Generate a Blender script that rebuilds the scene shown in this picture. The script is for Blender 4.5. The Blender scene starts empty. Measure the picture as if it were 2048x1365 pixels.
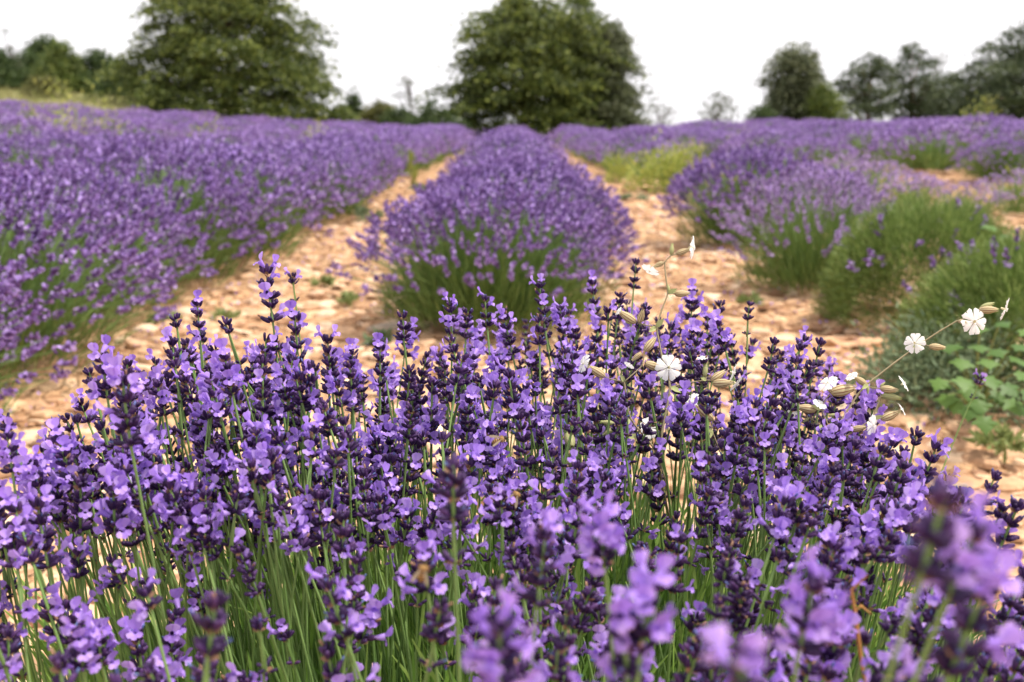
import bpy, math, random
import numpy as np

# ------------------------------------------------------------------ camera, sky, sun, exposure
scene = bpy.context.scene
W, H = 2048.0, 1365.0
FPX = 2196.0
CAM = np.array([0.0, 0.0, 0.9])
PITCH = math.atan((682.5 - 240.0) / FPX)
cam_data = bpy.data.cameras.new('camera')
cam = bpy.data.objects.new('camera', cam_data)
scene.collection.objects.link(cam)
cam.location = CAM
cam.rotation_euler = (math.pi / 2 - PITCH, 0, 0)
cam_data.sensor_width = 36.0
cam_data.lens = FPX / W * 36.0
cam_data.clip_start = 0.01
cam_data.clip_end = 1000.0
cam_data.dof.use_dof = True
cam_data.dof.focus_distance = 0.95
cam_data.dof.aperture_fstop = 8.2
scene.camera = cam

SUN_EL, SUN_AZ = math.radians(65), math.radians(95)     # azimuth measured from +Y towards +X
world = bpy.data.worlds.new('World')
scene.world = world
world.use_nodes = True
wn, wl = world.node_tree.nodes, world.node_tree.links
wn.clear()
w_out = wn.new('ShaderNodeOutputWorld')
w_bg = wn.new('ShaderNodeBackground')
w_sky = wn.new('ShaderNodeTexSky')
w_sky.sky_type = 'NISHITA'
w_sky.sun_disc = False
w_sky.sun_elevation = SUN_EL
w_sky.sun_rotation = SUN_AZ
w_sky.dust_density = 4.0
w_hsv = wn.new('ShaderNodeHueSaturation')
w_hsv.inputs['Saturation'].default_value = 0.12
w_mix = wn.new('ShaderNodeMix')
w_mix.data_type = 'RGBA'
w_mix.inputs[0].default_value = 0.72
w_mix.inputs[7].default_value = (12.2, 11.9, 12.3, 1)      # the even white cloud layer
wl.new(w_sky.outputs[0], w_hsv.inputs['Color'])
wl.new(w_hsv.outputs[0], w_mix.inputs[6])
wl.new(w_mix.outputs[2], w_bg.inputs[0])
w_bg.inputs[1].default_value = 0.08
wl.new(w_bg.outputs[0], w_out.inputs[0])

sun_data = bpy.data.lights.new('sun', 'SUN')
sun_data.energy = 3.3
sun_data.angle = math.radians(6)
sun_data.color = (1.0, 0.93, 0.82)
sun = bpy.data.objects.new('sun', sun_data)
scene.collection.objects.link(sun)
sun.rotation_euler = (math.pi / 2 - SUN_EL, 0, math.pi - SUN_AZ)

scene.view_settings.view_transform = 'Standard'
scene.view_settings.look = 'None'
scene.view_settings.exposure = 0.8
scene.view_settings.gamma = 1.0
scene.render.engine = 'CYCLES'
scene.cycles.max_bounces = 6
scene.cycles.transmission_bounces = 4
scene.cycles.use_denoising = True

rng = np.random.default_rng(7)
random.seed(7)
TAU = 2 * math.pi

# ------------------------------------------------------------------ helpers
FWD = np.array([0, math.cos(PITCH), -math.sin(PITCH)])
UP = np.array([0, math.sin(PITCH), math.cos(PITCH)])
RIGHT = np.array([1.0, 0, 0])


def P(px, py, d):
    """Point seen at photograph pixel (px, py) at distance d along the view axis."""
    return CAM + FWD * d + RIGHT * ((px - 1024.0) / FPX * d) + UP * ((682.5 - py) / FPX * d)


def smooth(a, b, x):
    t = np.clip((x - a) / (b - a), 0, 1)
    return t * t * (3 - 2 * t)


def terrain(x, y):
    x = np.asarray(x, float)
    y = np.asarray(y, float)
    z = 0.063 * np.log1p(np.exp((-x - 3.2) * 1.6)) / 1.6 * smooth(-2, 10, y)
    z = z + 0.22 * smooth(3.5, 8.5, x) * smooth(6, 16, y)
    left = smooth(-11, -18, x)
    over = np.maximum(y - 42.0, 0)
    z = z + left * (np.minimum(over, 22) * 0.05 - np.maximum(over - 22, 0) * 0.04) - (1 - left) * over * 0.06 * (1 - 0.35 * smooth(60, 140, y))
    return z


def G(px, py, zg=0.0):
    r = FWD + RIGHT * ((px - 1024.0) / FPX) + UP * ((682.5 - py) / FPX)
    t = (zg - CAM[2]) / r[2]
    p = CAM + r * t
    return float(p[0]), float(p[1])


def unit(v):
    return v / np.maximum(np.linalg.norm(v, axis=-1, keepdims=True), 1e-9)


def frames(D, roll=None):
    D = unit(np.asarray(D, float))
    k = len(D)
    ref = rng.normal(size=(k, 3)) if roll is None else np.tile(np.asarray(roll, float), (k, 1))
    X = unit(np.cross(ref, D))
    Y = np.cross(D, X)
    return np.stack([X, Y, D], axis=2)


class MB:
    """Collects quads and triangles and links them as one mesh object."""

    def __init__(self):
        self.V, self.Q, self.QM, self.T, self.TM = [], [], [], [], []
        self.n = 0

    def add(self, V, Q=None, T=None, m=0):
        V = np.asarray(V, float).reshape(-1, 3)
        if Q is not None and len(Q):
            Q = np.asarray(Q, int)
            self.Q.append(Q + self.n)
            self.QM.append(np.full(len(Q), m) if np.isscalar(m) else np.asarray(m[:len(Q)]))
        if T is not None and len(T):
            T = np.asarray(T, int)
            self.T.append(T + self.n)
            self.TM.append(np.full(len(T), m if np.isscalar(m) else 0))
        self.V.append(V)
        self.n += len(V)

    def arrays(self):
        V = np.concatenate(self.V) if self.V else np.zeros((0, 3))
        Q = np.concatenate(self.Q) if self.Q else np.zeros((0, 4), int)
        QM = np.concatenate(self.QM) if self.QM else np.zeros(0, int)
        T = np.concatenate(self.T) if self.T else np.zeros((0, 3), int)
        TM = np.concatenate(self.TM) if self.TM else np.zeros(0, int)
        return V, Q, QM, T, TM

    def inst(self, src, R, t, s=1.0, m=None):
        """Adds k transformed copies of src (an MB)."""
        V, Q, QM, T, TM = src.arrays()
        k = len(R)
        t = np.asarray(t, float).reshape(k, 3)
        s = np.broadcast_to(np.asarray(s, float).reshape(-1, 1, 1), (k, 1, 1))
        VV = np.einsum('kij,nj->kni', R * s, V) + t[:, None, :]
        off = (np.arange(k) * len(V))[:, None, None] + self.n
        if len(Q):
            self.Q.append((Q[None] + off).reshape(-1, 4))
            self.QM.append(np.tile(QM if m is None else np.full(len(Q), m), k))
        if len(T):
            self.T.append((T[None] + off).reshape(-1, 3))
            self.TM.append(np.tile(TM if m is None else np.full(len(T), m), k))
        self.V.append(VV.reshape(-1, 3))
        self.n += k * len(V)

    def mesh(self, name, mats, smooth_shade=True):
        V, Q, QM, T, TM = self.arrays()
        me = bpy.data.meshes.new(name)
        me.vertices.add(len(V))
        me.vertices.foreach_set('co', V.astype(np.float32).ravel())
        nl = Q.size + T.size
        me.loops.add(nl)
        me.loops.foreach_set('vertex_index', np.concatenate([Q.ravel(), T.ravel()]).astype(np.int32))
        npoly = len(Q) + len(T)
        me.polygons.add(npoly)
        starts = np.concatenate([np.arange(len(Q)) * 4, Q.size + np.arange(len(T)) * 3]).astype(np.int32)
        me.polygons.foreach_set('loop_start', starts)
        me.polygons.foreach_set('material_index', np.concatenate([QM, TM]).astype(np.int32))
        me.polygons.foreach_set('use_smooth', np.full(npoly, smooth_shade, dtype=bool))
        for m in mats:
            me.materials.append(m)
        me.update(calc_edges=True)
        me.validate()
        return me

    def build(self, name, mats, parent=None, smooth_shade=True):
        o = bpy.data.objects.new(name, self.mesh(name, mats, smooth_shade))
        scene.collection.objects.link(o)
        if parent is not None:
            o.parent = parent
        return o


def tubes(mb, pts, rad, sides=5, m=0, cap=True):
    """pts (k,s,3), rad (k,s) -> k tubes."""
    pts = np.asarray(pts, float)
    k, s, _ = pts.shape
    rad = np.broadcast_to(np.asarray(rad, float), (k, s))
    tan = np.gradient(pts, axis=1)
    tan = unit(tan)
    ref = np.where(np.abs(tan[:, :1, 2:3]) > 0.9, np.array([1.0, 0.3, 0]), np.array([0.1, 0.2, 1.0]))
    X = unit(np.cross(np.broadcast_to(ref, tan.shape), tan))
    Y = np.cross(tan, X)
    a = np.arange(sides) * TAU / sides
    ring = X[:, :, None, :] * np.cos(a)[None, None, :, None] + Y[:, :, None, :] * np.sin(a)[None, None, :, None]
    V = pts[:, :, None, :] + ring * rad[:, :, None, None]
    i = np.arange(s - 1)[:, None] * sides
    j = np.arange(sides)[None, :]
    jn = (j + 1) % sides
    q = np.stack([i + j, i + jn, i + sides + jn, i + sides + j], axis=-1).reshape(-1, 4)
    Q = (q[None] + (np.arange(k) * s * sides)[:, None, None]).reshape(-1, 4)
    mb.add(V.reshape(-1, 3), Q, m=m)


def blades(mb, B, D, L, Wd, bend=0.25, m=0):
    """k narrow leaves: base B, direction D, length L, width Wd; two quads each, tapering and drooping."""
    k = len(B)
    D = unit(D)
    side = unit(np.cross(D, rng.normal(size=(k, 3))))
    L = np.broadcast_to(L, (k,))[:, None]
    Wd = np.broadcast_to(Wd, (k,))[:, None]
    nrm = np.cross(side, D)
    droop = nrm * (L * bend * rng.uniform(-1, 1, (k, 1)))
    p0, p1, p2 = B, B + D * L * 0.55 + droop * 0.3, B + D * L + droop
    V = np.stack([p0 - side * Wd * .35, p0 + side * Wd * .35, p1 - side * Wd * .5, p1 + side * Wd * .5,
                  p2 - side * Wd * .12, p2 + side * Wd * .12], axis=1)
    q = np.array([[0, 1, 3, 2], [2, 3, 5, 4]])
    Q = (q[None] + (np.arange(k) * 6)[:, None, None]).reshape(-1, 4)
    mb.add(V.reshape(-1, 3), Q, m=m)


def bezier(p0, p1, p2, s):
    t = np.linspace(0, 1, s)[None, :, None]
    p0, p1, p2 = p0[:, None], p1[:, None], p2[:, None]
    return (1 - t) ** 2 * p0 + 2 * t * (1 - t) * p1 + t ** 2 * p2


def mat(name, stops, rough=0.6, trans=0.0, noise=0.0, nscale=40.0, bump=0.0, bscale=200.0, spec=0.3, obj_var=0.0):
    """Colour varies from one leaf / petal / stone to the next (random per island)."""
    m = bpy.data.materials.new(name)
    m.use_nodes = True
    nt = m.node_tree
    n, l = nt.nodes, nt.links
    n.clear()
    out = n.new('ShaderNodeOutputMaterial')
    pb = n.new('ShaderNodeBsdfPrincipled')
    pb.inputs['Roughness'].default_value = rough
    pb.inputs['Specular IOR Level'].default_value = spec
    geo = n.new('ShaderNodeNewGeometry')
    ramp = n.new('ShaderNodeValToRGB')
    el = ramp.color_ramp.elements
    while len(el) < len(stops):
        el.new(0.5)
    for e, (p, c) in zip(el, stops):
        e.position = p
        e.color = (c[0], c[1], c[2], 1)
    fac = geo.outputs['Random Per Island']
    if obj_var > 0:
        oi = n.new('ShaderNodeObjectInfo')
        mx = n.new('ShaderNodeMix')
        mx.inputs[0].default_value = obj_var
        l.new(fac, mx.inputs[2])
        l.new(oi.outputs['Random'], mx.inputs[3])
        fac = mx.outputs[0]
    l.new(fac, ramp.inputs[0])
    col = ramp.outputs[0]
    tc = n.new('ShaderNodeTexCoord')
    if noise > 0:
        nz = n.new('ShaderNodeTexNoise')
        nz.inputs['Scale'].default_value = nscale
        nz.inputs['Detail'].default_value = 4
        l.new(tc.outputs['Object'], nz.inputs['Vector'])
        mr = n.new('ShaderNodeMapRange')
        mr.inputs[1].default_value, mr.inputs[2].default_value = 0.3, 0.7
        mr.inputs[3].default_value, mr.inputs[4].default_value = 1 - noise, 1 + noise
        l.new(nz.outputs[0], mr.inputs[0])
        vm = n.new('ShaderNodeVectorMath')
        vm.operation = 'SCALE'
        l.new(col, vm.inputs[0])
        l.new(mr.outputs[0], vm.inputs['Scale'])
        col = vm.outputs[0]
    l.new(col, pb.inputs['Base Color'])
    if bump > 0:
        nb = n.new('ShaderNodeTexNoise')
        nb.inputs['Scale'].default_value = bscale
        nb.inputs['Detail'].default_value = 5
        l.new(tc.outputs['Object'], nb.inputs['Vector'])
        bp = n.new('ShaderNodeBump')
        bp.inputs['Strength'].default_value = bump
        bp.inputs['Distance'].default_value = 0.01
        l.new(nb.outputs[0], bp.inputs['Height'])
        l.new(bp.outputs[0], pb.inputs['Normal'])
    if trans > 0:
        tr = n.new('ShaderNodeBsdfTranslucent')
        l.new(col, tr.inputs[0])
        ms = n.new('ShaderNodeMixShader')
        ms.inputs[0].default_value = trans
        l.new(pb.outputs[0], ms.inputs[1])
        l.new(tr.outputs[0], ms.inputs[2])
        l.new(ms.outputs[0], out.inputs[0])
    else:
        l.new(pb.outputs[0], out.inputs[0])
    return m


M = {}
M['calyx'] = mat('calyx_purple', [(0, (.020, .007, .045)), (.5, (.038, .013, .072)), (1, (.085, .034, .13))], .55, .08)
M['calyx_tip'] = mat('calyx_tip_blue', [(0, (.05, .06, .22)), (1, (.12, .16, .38))], .55)
M['withered'] = mat('withered_corolla', [(0, (.18, .09, .05)), (1, (.42, .25, .16))], .7, .2)
M['petal'] = mat('lavender_petal', [(0, (.33, .18, .68)), (.5, (.46, .275, .81)), (1, (.62, .43, .92))], .5, .42)
M['stem'] = mat('lavender_stem', [(0, (.13, .23, .06)), (1, (.25, .38, .125))], .55, .1)
M['leaf'] = mat('lavender_leaf', [(0, (.11, .22, .04)), (.5, (.20, .35, .065)), (1, (.34, .46, .12))], .5, .3)
M['leaf_far'] = mat('lavender_leaf_row', [(0, (.085, .14, .03)), (.6, (.16, .245, .06)), (1, (.25, .33, .11))], .55, .25)
M['mid_calyx'] = mat('row_calyx', [(0, (.095, .042, .16)), (.6, (.18, .092, .30)), (1, (.29, .17, .45))], .6, .15)
M['mid_petal'] = mat('row_petal', [(0, (.34, .205, .60)), (1, (.66, .49, .93))], .5, .4)
M['pale_petal'] = mat('pale_row_petal', [(0, (.46, .31, .68)), (1, (.66, .50, .86))], .5, .4)
M['white_petal'] = mat('campion_petal', [(0, (.86, .85, .80)), (1, (.92, .92, .90))], .5, .35)
M['cream'] = mat('campion_centre', [(0, (.75, .68, .40)), (1, (.85, .8, .55))], .5, .3)
M['campion_calyx'] = mat('campion_calyx', [(0, (.50, .50, .24)), (1, (.66, .52, .33))], .6, .3)
M['campion_vein'] = mat('campion_vein', [(0, (.22, .10, .06)), (1, (.33, .17, .09))], .6, .2)
M['campion_green'] = mat('campion_green', [(0, (.32, .38, .13)), (1, (.48, .50, .23))], .6, .3)
M['campion_stem'] = mat('campion_stem', [(0, (.24, .18, .11)), (1, (.33, .28, .16))], .6, .1)
M['stone'] = mat('stone', [(0, (.27, .145, .082)), (.3, (.47, .28, .16)), (.7, (.58, .375, .23)), (1, (.70, .52, .37))], .85, 0, .18, 30, .5, 90)
M['stone_thing'] = mat('slab_stone', [(0, (.44, .25, .14)), (1, (.64, .41, .24))], .85, 0, .22, 18, .6, 60, obj_var=1.0)
M['grey_stone'] = mat('grey_stone', [(0, (.46, .36, .28)), (1, (.50, .40, .31))], .85, 0, .2, 20, .5, 60)
M['bark'] = mat('bark', [(0, (.09, .06, .045)), (1, (.13, .09, .065))], .9, 0, .3, 6, .6, 20)
M['pine_bark'] = mat('pine_bark', [(0, (.17, .085, .06)), (1, (.22, .11, .075))], .9, 0, .3, 6, .6, 20)
M['grass'] = mat('dry_grass', [(0, (.16, .18, .06)), (.5, (.27, .26, .10)), (1, (.38, .34, .17))], .7, .3)
M['weed'] = mat('weed_leaf', [(0, (.16, .22, .07)), (1, (.33, .38, .15))], .6, .3)
M['grey_weed'] = mat('grey_weed_leaf', [(0, (.08, .125, .06)), (1, (.21, .27, .15))], .6, .25)
M['yellow_leaf'] = mat('yellow_green_leaf', [(0, (.18, .25, .05)), (.5, (.32, .37, .08)), (1, (.50, .50, .13))], .6, .35)
M['maple_leaf'] = mat('lobed_leaf', [(0, (.05, .115, .025)), (1, (.13, .235, .05))], .5, .35, obj_var=.6)


def tag(o, label, cat, group=None, kind=None):
    if label:
        o['label'] = label
    if cat:
        o['category'] = cat
    if group:
        o['group'] = group
    if kind:
        o['kind'] = kind
    return o


def empty(name, loc, rz=0.0, s=1.0):
    o = bpy.data.objects.new(name, None)
    o.location = [float(v) for v in loc]
    o.rotation_euler = (0, 0, rz)
    o.scale = (s, s, s) if np.isscalar(s) else s
    o.empty_display_size = 0.1
    scene.collection.objects.link(o)
    return o


def link_mesh(name, me, parent=None):
    o = bpy.data.objects.new(name, me)
    scene.collection.objects.link(o)
    if parent is not None:
        o.parent = parent
    return o


# ------------------------------------------------------------------ the ground
def value_noise(x, y, seed):
    r = np.random.default_rng(seed)
    tab = r.random((256, 256))
    xi, yi = np.floor(x).astype(int), np.floor(y).astype(int)
    fx, fy = x - xi, y - yi
    fx, fy = fx * fx * (3 - 2 * fx), fy * fy * (3 - 2 * fy)
    g = lambda a, b: tab[a % 256, b % 256]
    return (g(xi, yi) * (1 - fx) + g(xi + 1, yi) * fx) * (1 - fy) + (g(xi, yi + 1) * (1 - fx) + g(xi + 1, yi + 1) * fx) * fy


def relief(x, y):
    near = 1 - smooth(14, 30, y)
    return ((value_noise(x * 2.1, y * 2.1, 1) - .5) * .06 + (value_noise(x * 6, y * 6, 2) - .5) * .03
            + (value_noise(x * 15, y * 15, 3) - .5) * .014 * near)


def ground_z(x, y):
    return terrain(x, y) + relief(np.asarray(x, float), np.asarray(y, float)) - 0.01


gx = np.concatenate([-np.geomspace(260, 6.2, 44), np.arange(-6, 6.01, .05), np.geomspace(6.2, 260, 44)])
gy = np.concatenate([np.linspace(-40, -1.0, 14), np.arange(-.8, 12, .05), np.geomspace(12.05, 420, 110)])
GX, GY = np.meshgrid(gx, gy, indexing='ij')
GZ = ground_z(GX, GY)
nx, ny = GX.shape
ii, jj = np.meshgrid(np.arange(nx - 1), np.arange(ny - 1), indexing='ij')
q = np.stack([ii * ny + jj, (ii + 1) * ny + jj, (ii + 1) * ny + jj + 1, ii * ny + jj + 1], axis=-1).reshape(-1, 4)
gmb = MB()
gmb.add(np.stack([GX, GY, GZ], axis=-1).reshape(-1, 3), q)

gm = bpy.data.materials.new('stony_soil')
gm.use_nodes = True
n, l = gm.node_tree.nodes, gm.node_tree.links
n.clear()
out = n.new('ShaderNodeOutputMaterial')
pb = n.new('ShaderNodeBsdfPrincipled')
pb.inputs['Roughness'].default_value = .9
pb.inputs['Specular IOR Level'].default_value = .15
tc = n.new('ShaderNodeTexCoord')
vor = n.new('ShaderNodeTexVoronoi')
vor.inputs['Scale'].default_value = 19
vmap = n.new('ShaderNodeMapping')
vmap.inputs['Scale'].default_value = (1, .8, .6)
nzw = n.new('ShaderNodeTexNoise')
nzw.inputs['Scale'].default_value = 9
mixv = n.new('ShaderNodeMix')
mixv.data_type = 'VECTOR'
mixv.inputs[0].default_value = .09
l.new(tc.outputs['Object'], nzw.inputs['Vector'])
l.new(tc.outputs['Object'], vmap.inputs['Vector'])
l.new(vmap.outputs[0], mixv.inputs[4])
l.new(nzw.outputs['Color'], mixv.inputs[5])
l.new(mixv.outputs[1], vor.inputs['Vector'])
sep = n.new('ShaderNodeSeparateColor')
l.new(vor.outputs['Color'], sep.inputs[0])
r1 = n.new('ShaderNodeValToRGB')
el = r1.color_ramp.elements
for _ in range(2):
    el.new(.5)
for e, (p_, c_) in zip(el, [(0, (.33, .18, .098)), (.35, (.46, .27, .148)), (.75, (.55, .345, .197)), (1, (.63, .44, .28))]):
    e.position, e.color = p_, (*c_, 1)
l.new(sep.outputs[0], r1.inputs[0])
nz2 = n.new('ShaderNodeTexNoise')
nz2.inputs['Scale'].default_value = 1.6
nz2.inputs['Detail'].default_value = 6
l.new(tc.outputs['Object'], nz2.inputs['Vector'])
r2 = n.new('ShaderNodeValToRGB')
r2.color_ramp.elements[0].position, r2.color_ramp.elements[0].color = .35, (.80, .78, .74, 1)
r2.color_ramp.elements[1].position, r2.color_ramp.elements[1].color = .68, (1.08, 1.05, 1.02, 1)
l.new(nz2.outputs[0], r2.inputs[0])
mul = n.new('ShaderNodeMix')
mul.data_type = 'RGBA'
mul.blend_type = 'MULTIPLY'
mul.inputs[0].default_value = 1
l.new(r1.outputs[0], mul.inputs[6])
l.new(r2.outputs[0], mul.inputs[7])
# meadow beyond the field: dry grass ground
sx = n.new('ShaderNodeSeparateXYZ')
l.new(tc.outputs['Object'], sx.inputs[0])
mr = n.new('ShaderNodeMapRange')
mr.inputs[1].default_value, mr.inputs[2].default_value = 41.5, 43.5
l.new(sx.outputs[1], mr.inputs[0])
nz3 = n.new('ShaderNodeTexNoise')
nz3.inputs['Scale'].default_value = .7
nz3.inputs['Detail'].default_value = 5
l.new(tc.outputs['Object'], nz3.inputs['Vector'])
r3 = n.new('ShaderNodeValToRGB')
r3.color_ramp.elements[0].position, r3.color_ramp.elements[0].color = .35, (.17, .18, .07, 1)
r3.color_ramp.elements[1].position, r3.color_ramp.elements[1].color = .65, (.31, .28, .125, 1)
l.new(nz3.outputs[0], r3.inputs[0])
mg = n.new('ShaderNodeMix')
mg.data_type = 'RGBA'
l.new(mr.outputs[0], mg.inputs[0])
l.new(mul.outputs[2], mg.inputs[6])
l.new(r3.outputs[0], mg.inputs[7])
l.new(mg.outputs[2], pb.inputs['Base Color'])
vd = n.new('ShaderNodeTexVoronoi')
vd.feature = 'DISTANCE_TO_EDGE'
vd.inputs['Scale'].default_value = 19
l.new(mixv.outputs[1], vd.inputs['Vector'])
mrb = n.new('ShaderNodeMapRange')
mrb.inputs[2].default_value = .18
l.new(vd.outputs[0], mrb.inputs[0])
bp = n.new('ShaderNodeBump')
bp.inputs['Strength'].default_value = .8
bp.inputs['Distance'].default_value = .018
l.new(mrb.outputs[0], bp.inputs['Height'])
nb = n.new('ShaderNodeTexNoise')
nb.inputs['Scale'].default_value = 60
nb.inputs['Detail'].default_value = 6
l.new(tc.outputs['Object'], nb.inputs['Vector'])
bp2 = n.new('ShaderNodeBump')
bp2.inputs['Strength'].default_value = .4
bp2.inputs['Distance'].default_value = .01
l.new(nb.outputs[0], bp2.inputs['Height'])
l.new(bp.outputs[0], bp2.inputs['Normal'])
l.new(bp2.outputs[0], pb.inputs['Normal'])
l.new(pb.outputs[0], out.inputs[0])
tag(gmb.build('ground', [gm]), 'orange stony soil of the lavender field with a dry meadow beyond', 'ground', kind='structure')


# ------------------------------------------------------------------ trees
def leaf_mat(name, c0, c1, c2, trans=.38):
    return mat(name, [(0, c0), (.6, c1), (1, c2)], .55, trans, .28, .9)


TREE_M = {
    'beech': leaf_mat('beech_leaf', (.044, .066, .018), (.10, .13, .031), (.24, .27, .06)),
    'light': leaf_mat('light_green_leaf', (.07, .11, .025), (.13, .17, .042), (.22, .25, .06)),
    'grey': leaf_mat('grey_green_leaf', (.095, .115, .065), (.14, .16, .085), (.21, .22, .12)),  # grey-green lightened further, so a pale veil of haze is in the colour
    'dark': leaf_mat('dark_leaf', (.035, .062, .02), (.065, .10, .032), (.11, .15, .05)),
    'pine': leaf_mat('pine_needle', (.046, .066, .030), (.072, .098, .044), (.13, .15, .07), .2),
    'thin': leaf_mat('thin_leaf', (.07, .085, .045), (.11, .125, .07), (.16, .17, .10)),
    'olive': leaf_mat('olive_leaf', (.09, .10, .03), (.16, .16, .05), (.24, .23, .08)),
}


def make_tree(label, px, y, base_py, top_py, profile, kind, n_clump, per, leaf, group=None, cat='tree', name='tree',
              bark='bark', clump=(.6, .22), fill=.45, trunk_r=.18, x_off=0.0, seed=0, limbs=14, ragged=.13, wide=1.0):
    """profile: list of (height fraction, left px, right px) outlines in photograph pixels at distance y."""
    r = np.random.default_rng(seed + 100)
    s = y / FPX
    x = (px - 1024.0) * s
    z0 = float(terrain(x, y))
    ztop = .9 + (240 - top_py) * s
    zbot = .9 + (240 - base_py) * s
    root = empty(name, (x, y, z0))
    tag(root, label, cat, group)
    hs = np.array([p[0] for p in profile])
    lo = np.array([(p[1] - px) * s for p in profile])
    hi = np.array([(p[2] - px) * s for p in profile])
    # clumps of leaves through the crown
    h = r.uniform(0, 1, n_clump * 3)
    wdt = np.interp(h, hs, hi - lo)
    keep = r.uniform(0, 1, len(h)) < (wdt / wdt.max()) ** 1.3 + .03
    h = h[keep][:n_clump]
    k = len(h)
    cx = np.interp(h, hs, (hi + lo) / 2)
    rx = np.interp(h, hs, (hi - lo) / 2)
    a = r.uniform(0, TAU, k)
    rr = np.sqrt(r.uniform(fill ** 2, 1, k)) * (1 + r.normal(0, ragged, k))
    # a slow waviness of the outline so lobes and hollows form
    lob = 1 + .10 * np.sin(a * 3 + h * 9 + seed) + .08 * np.sin(a * 5 - h * 14 + seed * 2.1)
    C = np.stack([cx + rx * rr * lob * np.cos(a), wide * np.maximum(rx, .25) * rr * lob * np.sin(a),
                  (zbot - z0) + h * (ztop - zbot)], axis=1)
    C[:, 2] -= np.abs(rr) ** 2 * .25 * clump[1]
    mb = MB()
    sz = r.uniform(.6, 1.25, k)
    per = int(per * 1.5)
    L = r.normal(size=(k, per, 3)) * np.array([clump[0] * .55, clump[0] * .55, clump[1] * .6]) * sz[:, None, None]
    rad = np.linalg.norm(L[:, :, :2], axis=2)
    L[:, :, 2] -= .28 * rad
    # the outside of a spray dips outward
    outd = unit(C * np.array([1, 1, 0]) + 1e-6)
    L[:, :, 2] -= .22 * (L * outd[:, None, :]).sum(-1)
    pts = (C[:, None, :] + L).reshape(-1, 3)
    pts = pts[(pts[:, 2] > .02)]
    nl = len(pts)
    nrm = unit(r.normal(size=(nl, 3)) * .75 + np.array([0, 0, 1.0]))
    D = unit(np.cross(nrm, r.normal(size=(nl, 3))))
    S = np.cross(nrm, D)
    ls = (leaf * .8 * r.uniform(.6, 1.35, nl))[:, None]
    V = np.stack([pts - D * ls * .6, pts - S * ls * .34 + D * ls * .02, pts + D * ls * .6, pts + S * ls * .34 + D * ls * .02], axis=1)
    V[:, 1] -= nrm * ls * .12
    V[:, 3] -= nrm * ls * .12
    mb.add(V.reshape(-1, 3), np.arange(nl * 4).reshape(-1, 4))
    crown = mb.build('crown', [TREE_M[kind]], root, False)
    # trunk and limbs
    tb = MB()
    ht = (zbot - z0) + .82 * (ztop - zbot)
    t = np.linspace(0, 1, 8)
    sway = np.stack([np.sin(t * 3 + seed) * .15, np.cos(t * 2.3 + seed) * .15, t * ht - .1 * (1 - t)], axis=1)
    sway[:, 0] += np.interp(t * ht, (zbot - z0) + hs * (ztop - zbot), (hi + lo) / 2)
    tubes(tb, sway[None], np.array([trunk_r * (1 - .85 * t)]), 7)
    if limbs:
        pick = r.choice(k, min(limbs, k), replace=False)
        for i in pick:
            e = C[i]
            bz = max(.15 * ht, min(e[2] * r.uniform(.45, .8), .8 * ht))
            b = np.array([np.interp(bz, sway[:, 2], sway[:, 0]), np.interp(bz, sway[:, 2], sway[:, 1]), bz])
            mid = (b + e) / 2 + np.array([0, 0, .12 * np.linalg.norm(e - b)])
            pl = bezier(b[None], mid[None], e[None], 6)
            tubes(tb, pl, np.array([np.linspace(trunk_r * .38, .015, 6)]), 5)
    tb.build('trunk', [M[bark]], root)
    return root


DOME = [(0, .80, .80), (.12, 1, 1), (.35, .98, .97), (.6, .84, .85), (.8, .62, .62), (.93, .36, .34), (1, .08, .08)]


def prof(cx, half, shape=DOME):
    return [(h_, cx - half * a_, cx + half * b_) for h_, a_, b_ in shape]


CONE = [(0, .9, .9), (.1, 1, 1), (.4, .85, .8), (.7, .5, .45), (.9, .2, .2), (1, .04, .04)]
OVAL = [(0, .5, .5), (.2, .9, .9), (.5, 1, 1), (.75, .75, .75), (.92, .4, .4), (1, .08, .08)]

make_tree('huge dark spreading tree with drooping sprays, its top cut off by the photo edge', 468, 56, 262, -62,
          [(0, 290, 668), (.1, 272, 672), (.3, 284, 664), (.5, 300, 650), (.68, 322, 632), (.82, 350, 592), (.93, 395, 545), (1, 440, 490)],
          'beech', 620, 62, .24, clump=(.95, .22), trunk_r=.35, seed=1, limbs=22, fill=.35)
make_tree('huge dark rounded tree at the far end of the middle lavender row', 1040, 57, 300, 4,
          [(0, 905, 1190), (.1, 885, 1205), (.3, 892, 1205), (.5, 905, 1200), (.7, 922, 1190), (.85, 945, 1160), (.95, 985, 1110), (1, 1020, 1070)],
          'beech', 520, 62, .24, clump=(.85, .2), trunk_r=.33, seed=2, limbs=22, fill=.35)
make_tree('lighter green tall tree rising out of the right shoulder of the huge rounded tree', 1155, 59, 268, 0,
          [(0, 1090, 1235), (.3, 1075, 1240), (.6, 1085, 1222), (.85, 1100, 1195), (.95, 1118, 1170), (1, 1135, 1155)],
          'light', 230, 55, .22, clump=(.7, .25), trunk_r=.2, seed=3, fill=.3)
make_tree('grey-green rounded tree on the right flank of the huge rounded tree', 1215, 58, 268, 42,
          [(0, 1150, 1285), (.2, 1145, 1280), (.5, 1150, 1270), (.75, 1160, 1258), (.92, 1180, 1235), (1, 1205, 1222)],
          'grey', 230, 55, .22, clump=(.65, .28), trunk_r=.2, seed=4, fill=.3)
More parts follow.
